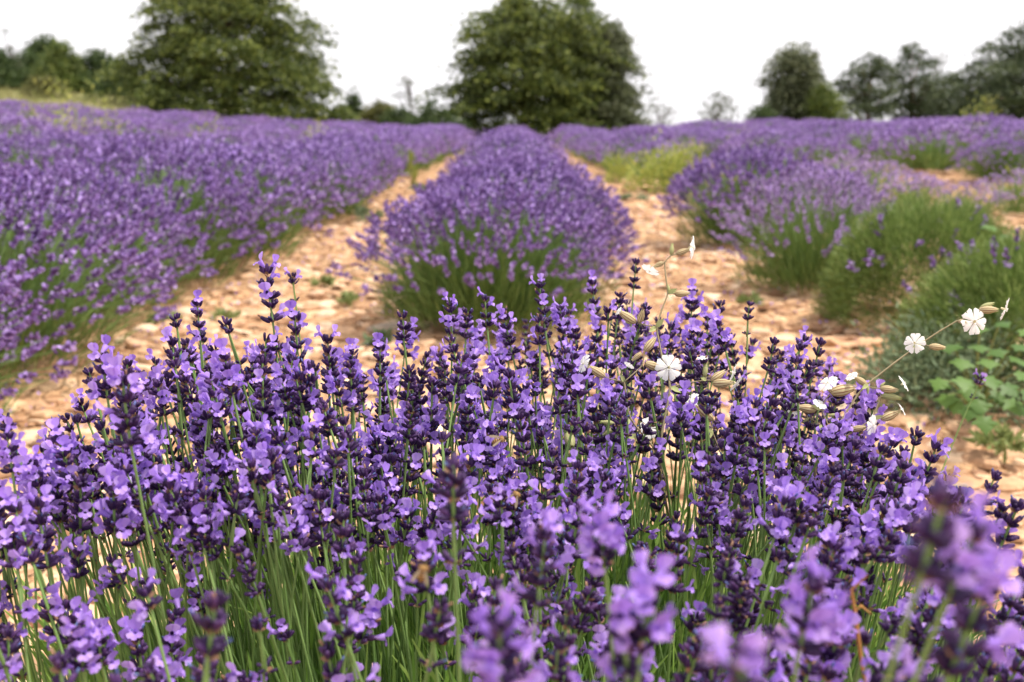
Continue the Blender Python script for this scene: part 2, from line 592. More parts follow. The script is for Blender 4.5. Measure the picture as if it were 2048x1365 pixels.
# left tree line
for i, (lb, px, y, b, t_, half, shp, kd, nc) in enumerate([
        ('dark bushy tree cut by the left edge of the photo', 8, 62, 186, 100, 66, DOME, 'dark', 150),
        ('dark round tree second from the left edge, beside a pale gap', 78, 66, 192, 112, 54, DOME, 'dark', 130),
        ('tall dark tree poking up behind the light green cone tree', 118, 70, 190, 72, 48, DOME, 'dark', 130),
        ('light green cone-shaped tree in the tree line left of the huge dark tree', 150, 64, 196, 86, 62, CONE, 'light', 170),
        ('dark rounded tree right of the light green cone tree', 214, 65, 204, 104, 60, DOME, 'dark', 150),
        ('low dark tree touching the left flank of the huge dark tree', 262, 63, 214, 132, 50, DOME, 'dark', 130)]):
    make_tree(lb, px, y, b, t_, prof(px, half, shp), kd, nc, 48, .2, group='trees in the left tree line', clump=(.55, .28), seed=10 + i, fill=.2, limbs=8, trunk_r=.13)
make_tree('pale olive shrub at the foot of the light green cone tree', 112, 56, 200, 156, prof(112, 40, DOME), 'olive', 50, 40, .16, name='shrub', cat='shrub', clump=(.4, .25), seed=17, fill=.1, limbs=5, trunk_r=.06)
make_tree('spindly bare-topped tree sticking up at the far left', 46, 63, 190, 62, prof(46, 26, OVAL), 'thin', 26, 16, .12, clump=(.35, .2), seed=18, fill=.1, limbs=10, trunk_r=.07)
# between the two huge trees
for i, (lb, px, y, b, t_, half, shp, kd, nc) in enumerate([
        ('small dark cone-shaped tree right of the huge spreading tree', 716, 60, 262, 176, 26, CONE, 'dark', 60),
        ('light green bush at the right foot of the huge spreading tree', 690, 55, 262, 205, 28, DOME, 'light', 50),
        ('low olive tree midway between the two huge trees', 762, 58, 264, 205, 44, DOME, 'olive', 70),
        ('low dark bush at the left foot of the huge rounded tree', 868, 52, 292, 205, 60, DOME, 'dark', 80),
        ('low green bush beside the olive tree between the huge trees', 805, 57, 266, 214, 40, DOME, 'dark', 60)]):
    make_tree(lb, px, y, b, t_, prof(px, half, shp), kd, nc, 45, .17, group='low trees between the two huge trees', clump=(.42, .25), seed=30 + i, fill=.15, limbs=6, trunk_r=.09)
make_tree('thin see-through tree against the white sky between the huge trees', 822, 60, 240, 150, prof(822, 34, OVAL), 'thin', 34, 12, .13, clump=(.38, .16), seed=38, fill=.1, limbs=14, trunk_r=.07)
# right side
make_tree('pale wispy tree just right of the huge rounded tree', 1315, 60, 268, 192, prof(1315, 40, OVAL), 'thin', 52, 11, .12, clump=(.4, .25), seed=40, fill=.1, limbs=14, trunk_r=.06)
make_tree('small round see-through tree standing alone against the sky', 1432, 60, 268, 180, prof(1432, 44, OVAL), 'thin', 60, 22, .13, clump=(.4, .25), seed=41, fill=.1, limbs=16, trunk_r=.07)
make_tree('tall grey-green broad cone tree with two tips on the right', 1575, 57, 268, 96,
          [(0, 1500, 1650), (.15, 1512, 1660), (.4, 1518, 1645), (.65, 1528, 1628), (.85, 1540, 1612), (1, 1555, 1600)],
          'grey', 250, 55, .2, clump=(.6, .3), seed=42, fill=.25, trunk_r=.18)
make_tree('low dark bush with a side branch at the left foot of the broad cone tree', 1512, 55, 268, 212, prof(1512, 32, DOME), 'dark', 46, 40, .16, name='shrub', cat='shrub', clump=(.42, .2), seed=43, fill=.1, limbs=5, trunk_r=.07)
make_tree('olive green bushy tree at the right foot of the broad cone tree', 1640, 55, 268, 170, prof(1640, 44, DOME), 'light', 90, 42, .17, clump=(.45, .28), seed=44, fill=.15, limbs=7, trunk_r=.1)
for i, (lb, px, y, b, t_, half, nc) in enumerate([
        ('open dark pine with a leaning top next to the olive bushy tree', 1718, 58, 238, 112, 60, 84),
        ('tallest of the middle pines with a rounded top', 1800, 60, 240, 86, 52, 90),
        ('ragged low pine between the tall middle pine and the big right pine', 1870, 62, 252, 150, 60, 90)]):
    make_tree(lb, px, y, b, t_, prof(px, half, OVAL), 'pine', nc, 60, .16, group='pines on the right', name='pine_tree', cat='pine tree', bark='pine_bark', clump=(.55, .22), seed=50 + i, fill=.1, limbs=14, trunk_r=.14)
make_tree('thin feathery tree rising behind the ragged low pine', 1850, 64, 250, 98, prof(1850, 32, OVAL), 'thin', 40, 14, .12, clump=(.4, .22), seed=54, fill=.1, limbs=12, trunk_r=.07)
make_tree('big dark pine with reddish trunk at the right edge of the photo', 2012, 56, 236, 46,
          [(0, 1885, 2150), (.2, 1880, 2170), (.4, 1905, 2180), (.6, 1915, 2180), (.8, 1955, 2160), (1, 2010, 2110)],
          'pine', 330, 66, .19, name='pine_tree', cat='pine tree', bark='pine_bark', clump=(.7, .22), seed=55, fill=.15, limbs=26, trunk_r=.26, group='pines on the right')
make_tree('low dark thicket under the big right pine', 1925, 57, 262, 190, prof(1925, 55, DOME), 'pine', 80, 48, .17, name='shrub', cat='shrub', clump=(.45, .25), seed=56, fill=.1, limbs=6, trunk_r=.07)

# dry grass along the top of the left meadow
gb = MB()
k = 9000
bx = rng.uniform(-34, -7, k)
by = rng.uniform(42, 60, k)
B = np.stack([bx, by, terrain(bx, by)], axis=1)
blades(gb, B, np.stack([rng.normal(0, .25, k), rng.normal(0, .25, k), np.ones(k)], axis=1), rng.uniform(.15, .4, k), .025, m=0)
tag(gb.build('grass', [M['grass']]), 'dry yellow-green grass on the meadow strip below the left tree line', 'grass', kind='stuff')


# ------------------------------------------------------------------ lavender in the rows
def blob(sides=4):
    mb = MB()
    a = np.arange(sides) * TAU / sides
    ring = np.stack([np.cos(a), np.sin(a), np.full(sides, .1)], axis=1)
    V = np.concatenate([[[0, 0, -1]], ring, [[0, 0, 1]]])
    T = [[0, 1 + (i + 1) % sides, 1 + i] for i in range(sides)] + [[sides + 1, 1 + i, 1 + (i + 1) % sides] for i in range(sides)]
    mb.add(V, T=T)
    return mb


BLOB4, BLOB3 = blob(4), blob(3)


def petal_cards(mb, C, size, m):
    k = len(C)
    nrm = unit(rng.normal(size=(k, 3)) + np.array([0, 0, .5]))
    D = unit(np.cross(nrm, rng.normal(size=(k, 3))))
    S = np.cross(nrm, D)
    ls = (size * rng.uniform(.7, 1.3, k))[:, None]
    V = np.stack([C - D * ls * .5, C + S * ls * .5 + nrm * ls * .15, C + D * ls * .5, C - S * ls * .5 + nrm * ls * .15], axis=1)
    mb.add(V.reshape(-1, 3), np.arange(k * 4).reshape(-1, 4), m=m)


def lav_bush(R, Hh, n_spk, lod, leaf_n, theta_max=82, petal_frac=1.0, stem_fan=.3, low_keep=.6):
    """Returns two meshes' worth of geometry: foliage (leaves and stems) and flower spikes."""
    fo, sp = MB(), MB()
    cc = rng.uniform(math.cos(math.radians(theta_max)), 1, n_spk * 3)
    ct = cc[rng.uniform(0, 1, len(cc)) < low_keep + (1 - low_keep) * smooth(.1, .6, cc)][:n_spk]
    n_spk = len(ct)
    st = np.sqrt(1 - ct ** 2)
    ph = rng.uniform(0, TAU, n_spk)
    lump = 1 + .07 * np.sin(ph * 3 + rng.uniform(0, 6)) + .05 * np.sin(ph * 7 + rng.uniform(0, 6))
    sc = rng.uniform(.80, 1.06, n_spk) * lump
    tip = np.stack([R * st * np.cos(ph) * sc, R * st * np.sin(ph) * sc, .10 + (Hh - .10) * ct ** .75 * rng.uniform(.86, 1.06, n_spk)], axis=1)
    base = np.stack([tip[:, 0] * stem_fan, tip[:, 1] * stem_fan, np.full(n_spk, .05)], axis=1)
    ctrl = base + (tip - base) * .5 + np.array([0, 0, .06]) + rng.normal(0, .012, (n_spk, 3))
    ax = unit(tip - ctrl + np.array([0, 0, .06]) + rng.normal(0, .03, (n_spk, 3)))
    pts = bezier(base, ctrl, tip, 5 if lod < 2 else 3)
    ns = {0: n_spk, 1: n_spk, 2: n_spk // 2, 3: 0}[lod]
    if ns:
        tubes(fo, pts[:ns], np.array({0: .0013, 1: .0019, 2: .003}[lod]), 3, m=1)
    spec = {0: (15, .0045, .0105, 8, .0165), 1: (7, .0062, .0135, 5, .021), 2: (3, .0095, .022, 4, .026), 3: (2, .014, .035, 3, .042)}[lod]
    nb_, br, bl, npet, psz = spec
    Ls = rng.uniform(.035, .065, n_spk)
    # dark calyx whorls
    u = rng.uniform(0, 1, (n_spk, nb_)) if lod > 0 else np.tile(np.repeat(np.array([0.0, .45, .62, .8, 1.0]), 3)[:nb_], (n_spk, 1)) + rng.normal(0, .03, (n_spk, nb_))
    F = frames(ax)
    aa = rng.uniform(0, TAU, (n_spk, nb_))
    outv = F[:, None, :, 0] * np.cos(aa)[..., None] + F[:, None, :, 1] * np.sin(aa)[..., None]
    pos = tip[:, None] + ax[:, None] * (u * Ls[:, None])[..., None] + outv * br * .9
    D = (ax[:, None] * .75 + outv * .7).reshape(-1, 3)
    Rm = frames(D)
    Rm = Rm * np.array([br, br, bl])[None, None, :] * rng.uniform(.75, 1.2, (len(D), 1, 1))
    sp.inst(BLOB4 if lod == 0 else BLOB3, Rm, pos.reshape(-1, 3), m=0)
    if npet and petal_frac > 0:
        up_ = rng.uniform(0, 1, (n_spk, npet))
        ap = rng.uniform(0, TAU, (n_spk, npet))
        ov = F[:, None, :, 0] * np.cos(ap)[..., None] + F[:, None, :, 1] * np.sin(ap)[..., None]
        pp = (tip[:, None] + ax[:, None] * (up_ * Ls[:, None])[..., None] + ov * br * 2.0)
        keepm = rng.uniform(0, 1, (n_spk, npet)) < (rng.beta(1.2, 1.2, (n_spk, 1)) * 1.3 * petal_frac)
        petal_cards(sp, pp[keepm], psz, 1)
    # leaves
    ct = rng.uniform(.05, 1, leaf_n)
    st = np.sqrt(1 - ct ** 2)
    ph = rng.uniform(0, TAU, leaf_n)
    rr = rng.uniform(.25, .82, leaf_n)
    B = np.stack([R * st * np.cos(ph) * rr, R * st * np.sin(ph) * rr, np.maximum(.03, Hh * .80 * ct * rr)], axis=1)
    D = np.stack([st * np.cos(ph) * .8, st * np.sin(ph) * .8, ct + .7], axis=1) + rng.normal(0, .24, (leaf_n, 3))
    wd = {0: .0048, 1: .008, 2: .018, 3: .035}[lod]
    ln = {0: .10, 1: .12, 2: .15, 3: .2}[lod]
    blades(fo, B, D, rng.uniform(.6, 1.3, leaf_n) * ln, wd, .2, m=0)
    return fo, sp


ROW_F = [M['leaf_far'], M['stem']]
ROW_S = [M['mid_calyx'], M['mid_petal']]
M['pale_calyx'] = mat('pale_row_calyx', [(0, (.20, .13, .27)), (1, (.36, .25, .46))], .6, .2)
PALE_S = [M['pale_calyx'], M['pale_petal']]


def variants(nv, *a, **k):
    out_ = []
    for _ in range(nv):
        f, s_ = lav_bush(*a, **k)
        out_.append((f, s_))
    return out_


def to_mesh(vs, smats=ROW_S):
    return [(f.mesh('foliage', ROW_F, False), s_.mesh('flower_mass', smats, False)) for f, s_ in vs]


NEAR = to_mesh(variants(4, .64, .62, 900, 0, 4600, 87))
FRONT = to_mesh(variants(1, .64, .60, 850, 0, 9000, 83, low_keep=.28))[0]
MID = to_mesh(variants(5, .64, .62, 800, 1, 2200, 87))
FAR_B = variants(4, .66, .62, 420, 2, 420)
FAR = to_mesh(FAR_B)
DIST = variants(3, .70, .62, 150, 3, 110)


def put_bush(x, y, meshes, s, label, group, rz=None):
    o = empty('lavender_bush', (x, y, float(terrain(x, y))), random.uniform(0, TAU) if rz is None else rz, s)
    tag(o, label, 'lavender bush', group)
    f = link_mesh('foliage', meshes[0], o)
    f['kind'] = 'stuff'
    g = link_mesh('flower_mass', meshes[1], o)
    g['kind'] = 'stuff'
    return o


bushes = []          # (distance, x, y, row name, index in row)


def row(nm, xc, y0, y1, step=.96, skip=()):
    y = y0
    i = 0
    while y < y1:
        x = xc + rng.normal(0, .08)
        vis = abs(x) < .48 * y + 1.0
        gone = 'right' in nm and nm != 'right' and rng.random() < (.34 if y < 25 else .12)
        gone = gone or ('left' in nm and nm != 'left' and rng.random() < .10)
        if vis and not gone and not any(a < y < b for a, b in skip):
            bushes.append((math.hypot(x, y), x, y, nm, i))
            i += 1
        y += step * (1.08 if nm == 'left' else 1.0) * rng.uniform(.86, 1.14)


row('middle', .0, 4.86, 41.5)
row('left', -2.0, 2.95, 41.5)
row('right', 2.12, 17.2, 41.5)
row('second right', 4.5, 15.6, 41.5)
for i, nm in enumerate(['second', 'third', 'fourth', 'fifth', 'sixth', 'seventh', 'eighth']):
    row(nm + ' left', -4.3 - 2.3 * i, 4, 41.5)
for i, nm in enumerate(['third', 'fourth', 'fifth', 'sixth', 'seventh']):
    row(nm + ' right', 6.3 + 2.3 * i, 9, 41.5)
bushes.sort()
ORD = ['first', 'second', 'third', 'fourth', 'fifth', 'sixth']
ROWTXT = {'middle': 'the middle row', 'left': 'the row left of the stony path', 'right': 'the row right of the middle row'}
near_bushes, far_bushes = bushes[:280], bushes[280:]
for d, x, y, nm, i in near_bushes:
    s0 = random.uniform(.80, 1.14)
    if nm == 'left':
        s0 = 1.0 + .5 * (s0 - .95)
    s = (s0 * (.9 if nm == 'middle' else 1.02), s0 * 1.08, s0 * random.uniform(.94, 1.08) * (1.1 if nm == 'left' else 1))
    if d < 7.2:
        ms = random.choice(NEAR)
    elif d < 16:
        ms = random.choice(MID)
    else:
        ms = random.choice(FAR)
    grp = 'lavender bushes along ' + ROWTXT.get(nm, 'the %s of the middle row' % (nm.replace(' left', ' row left').replace(' right', ' row right')))
    if nm == 'middle' and i == 0:
        ms = FRONT
        x = -.10
        lb = 'front purple lavender bush of the middle row, green stems showing at its foot'
        s = (.92, .97, .98)
    elif nm in ('middle', 'left') and i < 5:
        lb = '%s purple lavender bush from the front in %s' % (ORD[i], ROWTXT[nm])
    elif nm in ROWTXT:
        lb = 'purple lavender bush farther back in %s' % ROWTXT[nm]
    else:
        lb = 'purple lavender bush in the %s of the middle row' % (nm.replace(' left', ' row left').replace(' right', ' row right'))
        if d < 9.5 and i < 1:
            lb = 'nearest ' + lb
    put_bush(x, y, ms, s, lb, grp)
fm = MB()
for d, x, y, nm, i in far_bushes:
    f, s_ = random.choice(DIST)
    a = random.uniform(0, TAU)
    Rz = np.array([[[math.cos(a), -math.sin(a), 0], [math.sin(a), math.cos(a), 0], [0, 0, 1]]])
    t0 = np.array([[x, y, float(terrain(x, y))]])
    sc = random.uniform(.9, 1.1)
    fm.inst(f, Rz, t0, sc)
    V, Q, QM, T, TM = s_.arrays()
    tmp = MB()
    tmp.V, tmp.n = [V], len(V)
    tmp.Q, tmp.QM, tmp.T, tmp.TM = [Q], [QM + 2], [T], [TM + 2]
    fm.inst(tmp, Rz, t0, sc)
if far_bushes:
    tag(fm.build('far_lavender', [M['leaf_far'], M['stem'], M['mid_calyx'], M['mid_petal']], None, False),
        'distant purple lavender rows merging into one band at the far end of the field', 'lavender', kind='stuff')

# single bushes standing loose on the right
big = to_mesh(variants(1, .66, .66, 1150, 0, 5200, 84, low_keep=.3))[0]
put_bush(1.74, 8.0, big, 1.0, 'big round purple lavender bush standing alone right of the path', None)
put_bush(2.5, 9.3, MID[0], .8, 'purple lavender bush tucked behind the big round lone bush', None)
pale = to_mesh([lav_bush(.56, .64, 420, 0, 4200, 84, 1.3)], PALE_S)[0]
put_bush(1.63, 5.85, pale, (.92, .92, .94), 'pale sparse lavender bush with thin flower stalks beside the green mound', None)
pale2 = to_mesh([lav_bush(.6, .56, 220, 1, 500, 70)], PALE_S)[0]
put_bush(3.1, 9.6, pale2, (1.2, 1, .9), 'pale thin lavender bush in the gap right of the big round bush', None)
put_bush(4.2, 13.6, pale2, (1.1, 1, .8), 'pale low lavender bush beyond the bare patch on the right', None)
for (px, py, s, lb) in [(1832, 418, .62, 'small green lavender tuft on the bare patch on the right'),
                        (1935, 447, .62, 'small green and purple lavender tuft nearer the right edge of the bare patch'),
                        (2040, 436, .75, 'small lavender tuft cut by the right edge of the photo')]:
    x, y = G(px, py)
    put_bush(x, y, pale2, (s, s, s * .95), lb, 'small lavender tufts on the bare patch')
# green mounds that do not flower
gr = MB()


def green_mound(x, y, R, Hh, n_l, n_spk, label, seed):
    fo, sp = lav_bush(R, Hh, n_spk, 0, 10, 75)
    k = n_l
    ct = rng.uniform(.02, 1, k)
    st = np.sqrt(1 - ct ** 2)
    ph = rng.uniform(0, TAU, k)
    lump = 1 + .06 * np.sin(ph * 4 + seed) + .05 * np.sin(ph * 9 + ct * 5)
    rr = np.sqrt(rng.uniform(.6, 1.0, k)) * lump
    B = np.stack([R * st * np.cos(ph) * rr, R * st * np.sin(ph) * rr, Hh * ct ** .8 * rr], axis=1)
    D = np.stack([st * np.cos(ph), st * np.sin(ph), ct + .25], axis=1) + rng.normal(0, .3, (k, 3))
    blades(fo, B, D, rng.uniform(.022, .046, k), .0034, .25, m=0)
    o = empty('lavender_bush', (x, y, 0), 0)
    tag(o, label, 'lavender bush')
    f = fo.build('foliage', [M['leaf_mound'], M['stem']], o, False)
    f['kind'] = 'stuff'
    g = sp.build('flower_mass', ROW_S, o, False)
    g['kind'] = 'stuff'


M['leaf_mound'] = mat('mound_leaf', [(0, (.085, .145, .032)), (.5, (.165, .245, .058)), (1, (.30, .37, .12))], .55, .3)
green_mound(1.86, 4.88, .45, .53, 36000, 22, 'round green lavender mound without flowers right of the path', 1)
green_mound(1.78, 3.66, .43, .50, 32000, 40, 'green lavender mound with a few purple spikes at the right edge', 2)


# ------------------------------------------------------------------ stones
def stone_mb(r):
    mb = MB()
    ns = int(r.integers(5, 8))
    a = np.sort(np.arange(ns) * TAU / ns + r.normal(0, .22, ns))
    rad = r.uniform(.65, 1.1, ns)
    el = np.array([1.0, r.uniform(.5, .95)])
    th = r.uniform(.08, .24)
    base = np.stack([np.cos(a) * rad * el[0], np.sin(a) * rad * el[1], np.full(ns, -th)], axis=1)
    midr = base * np.array([1.04, 1.04, 0]) + np.stack([np.zeros(ns), np.zeros(ns), r.normal(th * .2, th * .2, ns)], axis=1)
    top = base * np.array([.82, .82, 0]) + np.stack([np.zeros(ns), np.zeros(ns), th * (1 + r.normal(0, .18, ns))], axis=1)
    c = np.array([[r.normal(0, .1), r.normal(0, .1), th * 1.08]])
    V = np.concatenate([base, midr, top, c])
    Q, T = [], []
    for i in range(ns):
        j = (i + 1) % ns
        Q.append([i, j, ns + j, ns + i])
        Q.append([ns + i, ns + j, 2 * ns + j, 2 * ns + i])
        T.append([2 * ns + i, 2 * ns + j, 3 * ns])
    mb.add(V, Q, T)
    return mb


sr = np.random.default_rng(33)
STONES = [stone_mb(sr) for _ in range(16)]
grav = MB()
for st_ in STONES:
    k = 2000
    y = 1.0 + 17 * sr.uniform(0, 1, k) ** 1.5
    x = sr.uniform(-1, 1, k) * (.5 * y + .7)
    ok = ~((np.abs(x) < .35) & (y > 5)) & ~((x > -2.5) & (x < -1.6) & (y > 3.4)) & (x > -3.1)
    x, y = x[ok], y[ok]
    k = len(x)
    size = .010 + .050 * sr.uniform(0, 1, k) ** 2.5 * (1 + .03 * y)
    D = np.stack([sr.normal(0, .17, k), sr.normal(0, .17, k), np.ones(k)], axis=1)
    grav.inst(st_, frames(D), np.stack([x, y, ground_z(x, y) + size * .12], axis=1), size)
tag(grav.build('gravel', [M['stone']], None, False), 'orange and tan stone chips strewn over the paths', 'gravel', kind='stuff')

lit = MB()
k = 1500
y = 1.2 + 13 * sr.uniform(0, 1, k) ** 1.4
x = sr.uniform(-1, 1, k) * (.5 * y + .5)
a = sr.uniform(0, TAU, k)
blades(lit, np.stack([x, y, ground_z(x, y) + .012], axis=1), np.stack([np.cos(a), np.sin(a), sr.normal(.05, .12, k)], axis=1), sr.uniform(.02, .09, k), .0028, .2, m=0)
k = 1500
y = 3.2 + 8 * sr.uniform(0, 1, k) ** 1.5
side = sr.choice([-1.38, -.62, .66, 1.3, 1.75], k) + sr.normal(0, .17, k)
petal_cards(lit, np.stack([side, y, ground_z(side, y) + .014], axis=1), .014, 1)
M['straw'] = mat('straw', [(0, (.34, .25, .13)), (1, (.62, .50, .30))], .8, .1)
tag(lit.build('litter', [M['straw'], M['mid_petal']], None, False), 'bits of straw and fallen purple petals scattered over the stony paths', 'litter', kind='stuff')

slabs = [(1368, 668, .115, 'rounded pinkish boulder in front of the green mound'),
         (1742, 690, .075, 'flat pale stone at the foot of the green mound'),
         (1668, 700, .06, 'upright stone chip between the boulder and the flat pale stone'),
         (785, 652, .10, 'long pale grey slab left of the front bush of the middle row'),
         (1270, 560, .07, 'pinkish stone on the path right of the middle row front bush'),
         (1826, 838, .07, 'flat slab below the leafy plant'),
         (1930, 880, .055, 'tilted tan stone under the leafy plant, right of the flat slab'),
         (2010, 955, .075, 'broad flat tan stone near the right edge'),
         (1985, 830, .05, 'small tan stone in front of the leafy plant at the right edge'),
         (30, 800, .07, 'flat tan slab at the left edge of the path'),
         (90, 830, .06, 'tan slab on the path near the left edge'),
         (190, 690, .06, 'reddish stone beside the left row foot'),
         (560, 560, .07, 'flat tan stone in the middle of the left path'),
         (640, 600, .06, 'tan stone on the left path behind the tall flower spike'),
         (470, 640, .06, 'pale tan stone low on the left path'),
         (1470, 640, .07, 'low orange stone on the right path left of the boulder'),
         (1560, 640, .06, 'orange stone below the pale sparse lavender bush')]
for i, (px, py, size, lb) in enumerate(slabs):
    x, y = G(px, py)
    mb = MB()
    mb.inst(STONES[i % 16], frames(np.array([[0, 0, 1.0]])), [[0, 0, 0]], size)
    o = mb.build('stone', [M['grey_stone'] if 'grey' in lb else M['stone_thing']], None, False)
    o.location = (x, y, float(ground_z(x, y)) + size * .18)
    o.rotation_euler = (random.uniform(-.12, .12), random.uniform(-.12, .12), random.uniform(0, 6))
    if 'boulder' in lb:
        o.scale = (1.1, .9, 1.7)
    if 'long' in lb:
        o.scale = (1.9, .6, .7)
        o.rotation_euler = (0, 0, .35)
    if 'upright' in lb:
        o.rotation_euler = (.9, .3, .5)
    tag(o, lb, 'stone', 'larger loose stones')


# ------------------------------------------------------------------ weeds and other plants
def leafy_clump(name, label, cat, x, y, R, Hh, nleaf, leaf, mt, group=None, upright=.3, stems=6, shape='dome', stem_mat='campion_stem'):
    o = empty(name, (x, y, float(terrain(x, y))))
    tag(o, label, cat, group)
    mb, sb = MB(), MB()
    ncl = max(6, nleaf // 22)
    c = unit(rng.normal(size=(ncl, 3)))
    c[:, 2] = np.abs(c[:, 2])
    c *= (rng.uniform(.35, 1, (ncl, 1)))
    C = c * np.array([R, R, Hh * .9]) + np.array([0, 0, Hh * .1])
    pts = (C[:, None] + rng.normal(0, .16, (ncl, 22, 3)) * np.array([R, R, Hh * .8])).reshape(-1, 3)
    pts[:, 2] = np.maximum(pts[:, 2], .005)
    k = len(pts)
    D = unit(pts * np.array([1, 1, .6]) + rng.normal(0, .5 * R, (k, 3)) + np.array([0, 0, upright * R]))
    blades(mb, pts, D, rng.uniform(.6, 1.4, k) * leaf, leaf * .34, .3)
    for i in range(min(stems, ncl)):
        b = np.array([[C[i, 0] * .1, C[i, 1] * .1, 0]])
        tubes(sb, bezier(b, b + (C[i:i + 1] - b) * .5 + np.array([0, 0, .05]), C[i:i + 1], 6), np.array([[.008, .007, .006, .005, .004, .002]]) * max(.4, Hh), 4)
    f = mb.build('foliage', [M[mt]], o, False)
    f['kind'] = 'stuff'
    sb.build('stem', [M[stem_mat]], o)
    return o


x, y = G(1335, 385)
leafy_clump('shrub', 'yellow-green bushy shrub growing in the gap of the right row', 'shrub', x + .05, y, .54, .62, 2000, .06, 'yellow_leaf')
x, y = G(1232, 366)
leafy_clump('shrub', 'smaller yellow-green shrub left of the bushy one in the row gap', 'shrub', x, y, .24, .46, 600, .055, 'yellow_leaf')
x, y = G(1490, 330)
leafy_clump('shrub', 'little yellow-green shrub peeping over the big round lone bush', 'shrub', x - .1, y, .4, .72, 300, .07, 'yellow_leaf')
for px, yy, R_, H_, lb in [(150, 17.5, .8, 1.12, 'yellow-green weed patch among the lavender at the upper left'),
                           (640, 20, .35, .85, 'sparse yellow-green weed above the left rows'),
                           (1925, 24, .55, 1.15, 'yellow-green bush rising above the lavender below the big right pine'),
                           (2045, 11.5, .3, .35, 'yellow-green weed at the right edge above the mounds'),
                           (430, 19, .3, .8, 'thin yellowish weed standing in the left rows')]:
    x = (px - 1024) / FPX * yy
    leafy_clump('shrub', lb, 'shrub', x, yy, R_, H_, int(900 * R_), .07, 'yellow_leaf')
x, y = G(822, 372)
leafy_clump('weed', 'tall thin yellow-green weed at the edge of the left path', 'weed', x, y, .07, .42, 120, .06, 'yellow_leaf', upright=2)
for px, py, R_, H_, lb in [(728, 440, .2, .12, 'grey-green weed tuft in the left path beside the left row'),
                           (842, 385, .16, .1, 'grey-green weed tuft farther up the left path'),
                           (1268, 402, .2, .08, 'low grey-green weed tuft right of the middle row'),
                           (645, 572, .05, .03, 'tiny green weed in the middle of the left path'),
                           (690, 606, .06, .03, 'tiny green weed closer to the middle row on the left path'),
                           (455, 640, .05, .03, 'tiny green weed low on the left path'),
                           (1500, 608, .06, .03, 'tiny green weed on the right path below the pale bush'),
                           (745, 690, .06, .04, 'small green weed by the long grey slab'),
                           (330, 640, .06, .03, 'small green weed close to the left row foot'),
                           (2005, 905, .07, .05, 'small green weed among stones near the right edge')]:
    x, y = G(px, py)
    leafy_clump('weed', lb, 'weed', x, y, R_, H_, int(40 + 1100 * R_), .035 if 'grey' not in lb else .045, 'grey_weed' if 'grey' in lb else 'weed', 'weeds on the paths', stems=3)
x, y = G(1905, 835)
leafy_clump('weed', 'grey-green feathery weed spilling below the right green mound', 'weed', x + .06, y + .16, .30, .28, 4200, .024, 'grey_weed', stems=10)


def lobed_leaf_mesh():
    mb = MB()
    out_ = [(0, 0), (.18, -.08), (.42, -.1), (.36, .1), (.62, .22), (.74, .42), (.46, .44), (.40, .58), (.26, .72), (.12, .82), (0, 1.05)]
    pts = out_ + [(-a, b) for a, b in out_[-2:0:-1]]
    V = [[a, b, -.16 * abs(a) ** 1.3 - .12 * b * b + .03 * math.sin(9 * a + 5 * b)] for a, b in pts] + [[0, .38, .02]]
    c = len(pts)
    T = [[i, (i + 1) % c, c] for i in range(c)]
    mb.add(V, T=T)
    return mb.mesh('leaf', [M['maple_leaf']], True)


LOBED = lobed_leaf_mesh()


def lobed_plant(label, base, leaves, nm='leafy_plant'):
    o = empty(nm, base)
    tag(o, label, 'plant')
    sb = MB()
    for (px, py, d, size, yaw, pitch) in leaves:
        e = P(px, py, d) - np.array(base)
        b = np.array([0, 0, 0.0])
        mid = (b + e) * .5 + np.array([0, 0, .06])
        tubes(sb, bezier(b[None], mid[None], e[None], 7), np.array([[.004, .0035, .003, .0025, .002, .002, .0015]]), 5)
        lf = link_mesh('leaf', LOBED, o)
        lf.location = [float(v) for v in e]
        lf.rotation_euler = (pitch, random.uniform(-.25, .25), yaw)
        lf.scale = (size * .6, size * .6, size * .6)
    sb.build('stem', [M['weed']], o)


x, y = G(1960, 850)
lobed_plant('leafy plant with green lobed leaves below the right mound', (x, y + .05, float(terrain(x, y))), [
    (1895, 790, 2.72, .075, 2.6, -.5), (1930, 758, 2.7, .08, 2.9, -.4), (1975, 752, 2.68, .085, 3.3, -.45), (2010, 770, 2.66, .08, 3.7, -.5),
    (2035, 745, 2.7, .075, 4.0, -.4), (1958, 800, 2.66, .075, 3.0, -.7), (2020, 800, 2.62, .08, 3.6, -.7), (1990, 700, 2.8, .07, 3.2, -.2),
    (2030, 690, 2.78, .07, 3.9, -.2), (1960, 655, 2.85, .055, 2.8, -.2), (2000, 645, 2.88, .06, 3.4, -.1), (1915, 805, 2.7, .06, 2.4, -.7), (2060, 780, 2.66, .08, 4, -.5), (1945, 778, 2.72, .08, 2.7, -.5), (1995, 785, 2.7, .085, 3.4, -.6), (2030, 715, 2.76, .08, 3.6, -.3), (1975, 720, 2.78, .07, 3, -.3), (2045, 815, 2.64, .08, 3.8, -.7), (1940, 815, 2.66, .07, 2.6, -.7), (1905, 690, 2.8, .07, 2.5, -.3), (1925, 720, 2.78, .075, 2.8, -.35), (1955, 690, 2.84, .07, 3.1, -.2), (2045, 660, 2.84, .075, 3.7, -.2), (1885, 760, 2.72, .07, 2.4, -.5), (2050, 780, 2.6, .08, 3.9, -.6), (1968, 835, 2.6, .075, 3.1, -.8)])
x, y = G(2010, 690)
lobed_plant('young plant with two broad leaves sticking up at the right edge', (x + .1, 4.15, 0), [
    (1990, 455, 4.2, .10, 1.7, .1), (2030, 462, 4.15, .11, -1.4, -.5), (2010, 470, 4.2, .07, 3.1, -.6)])


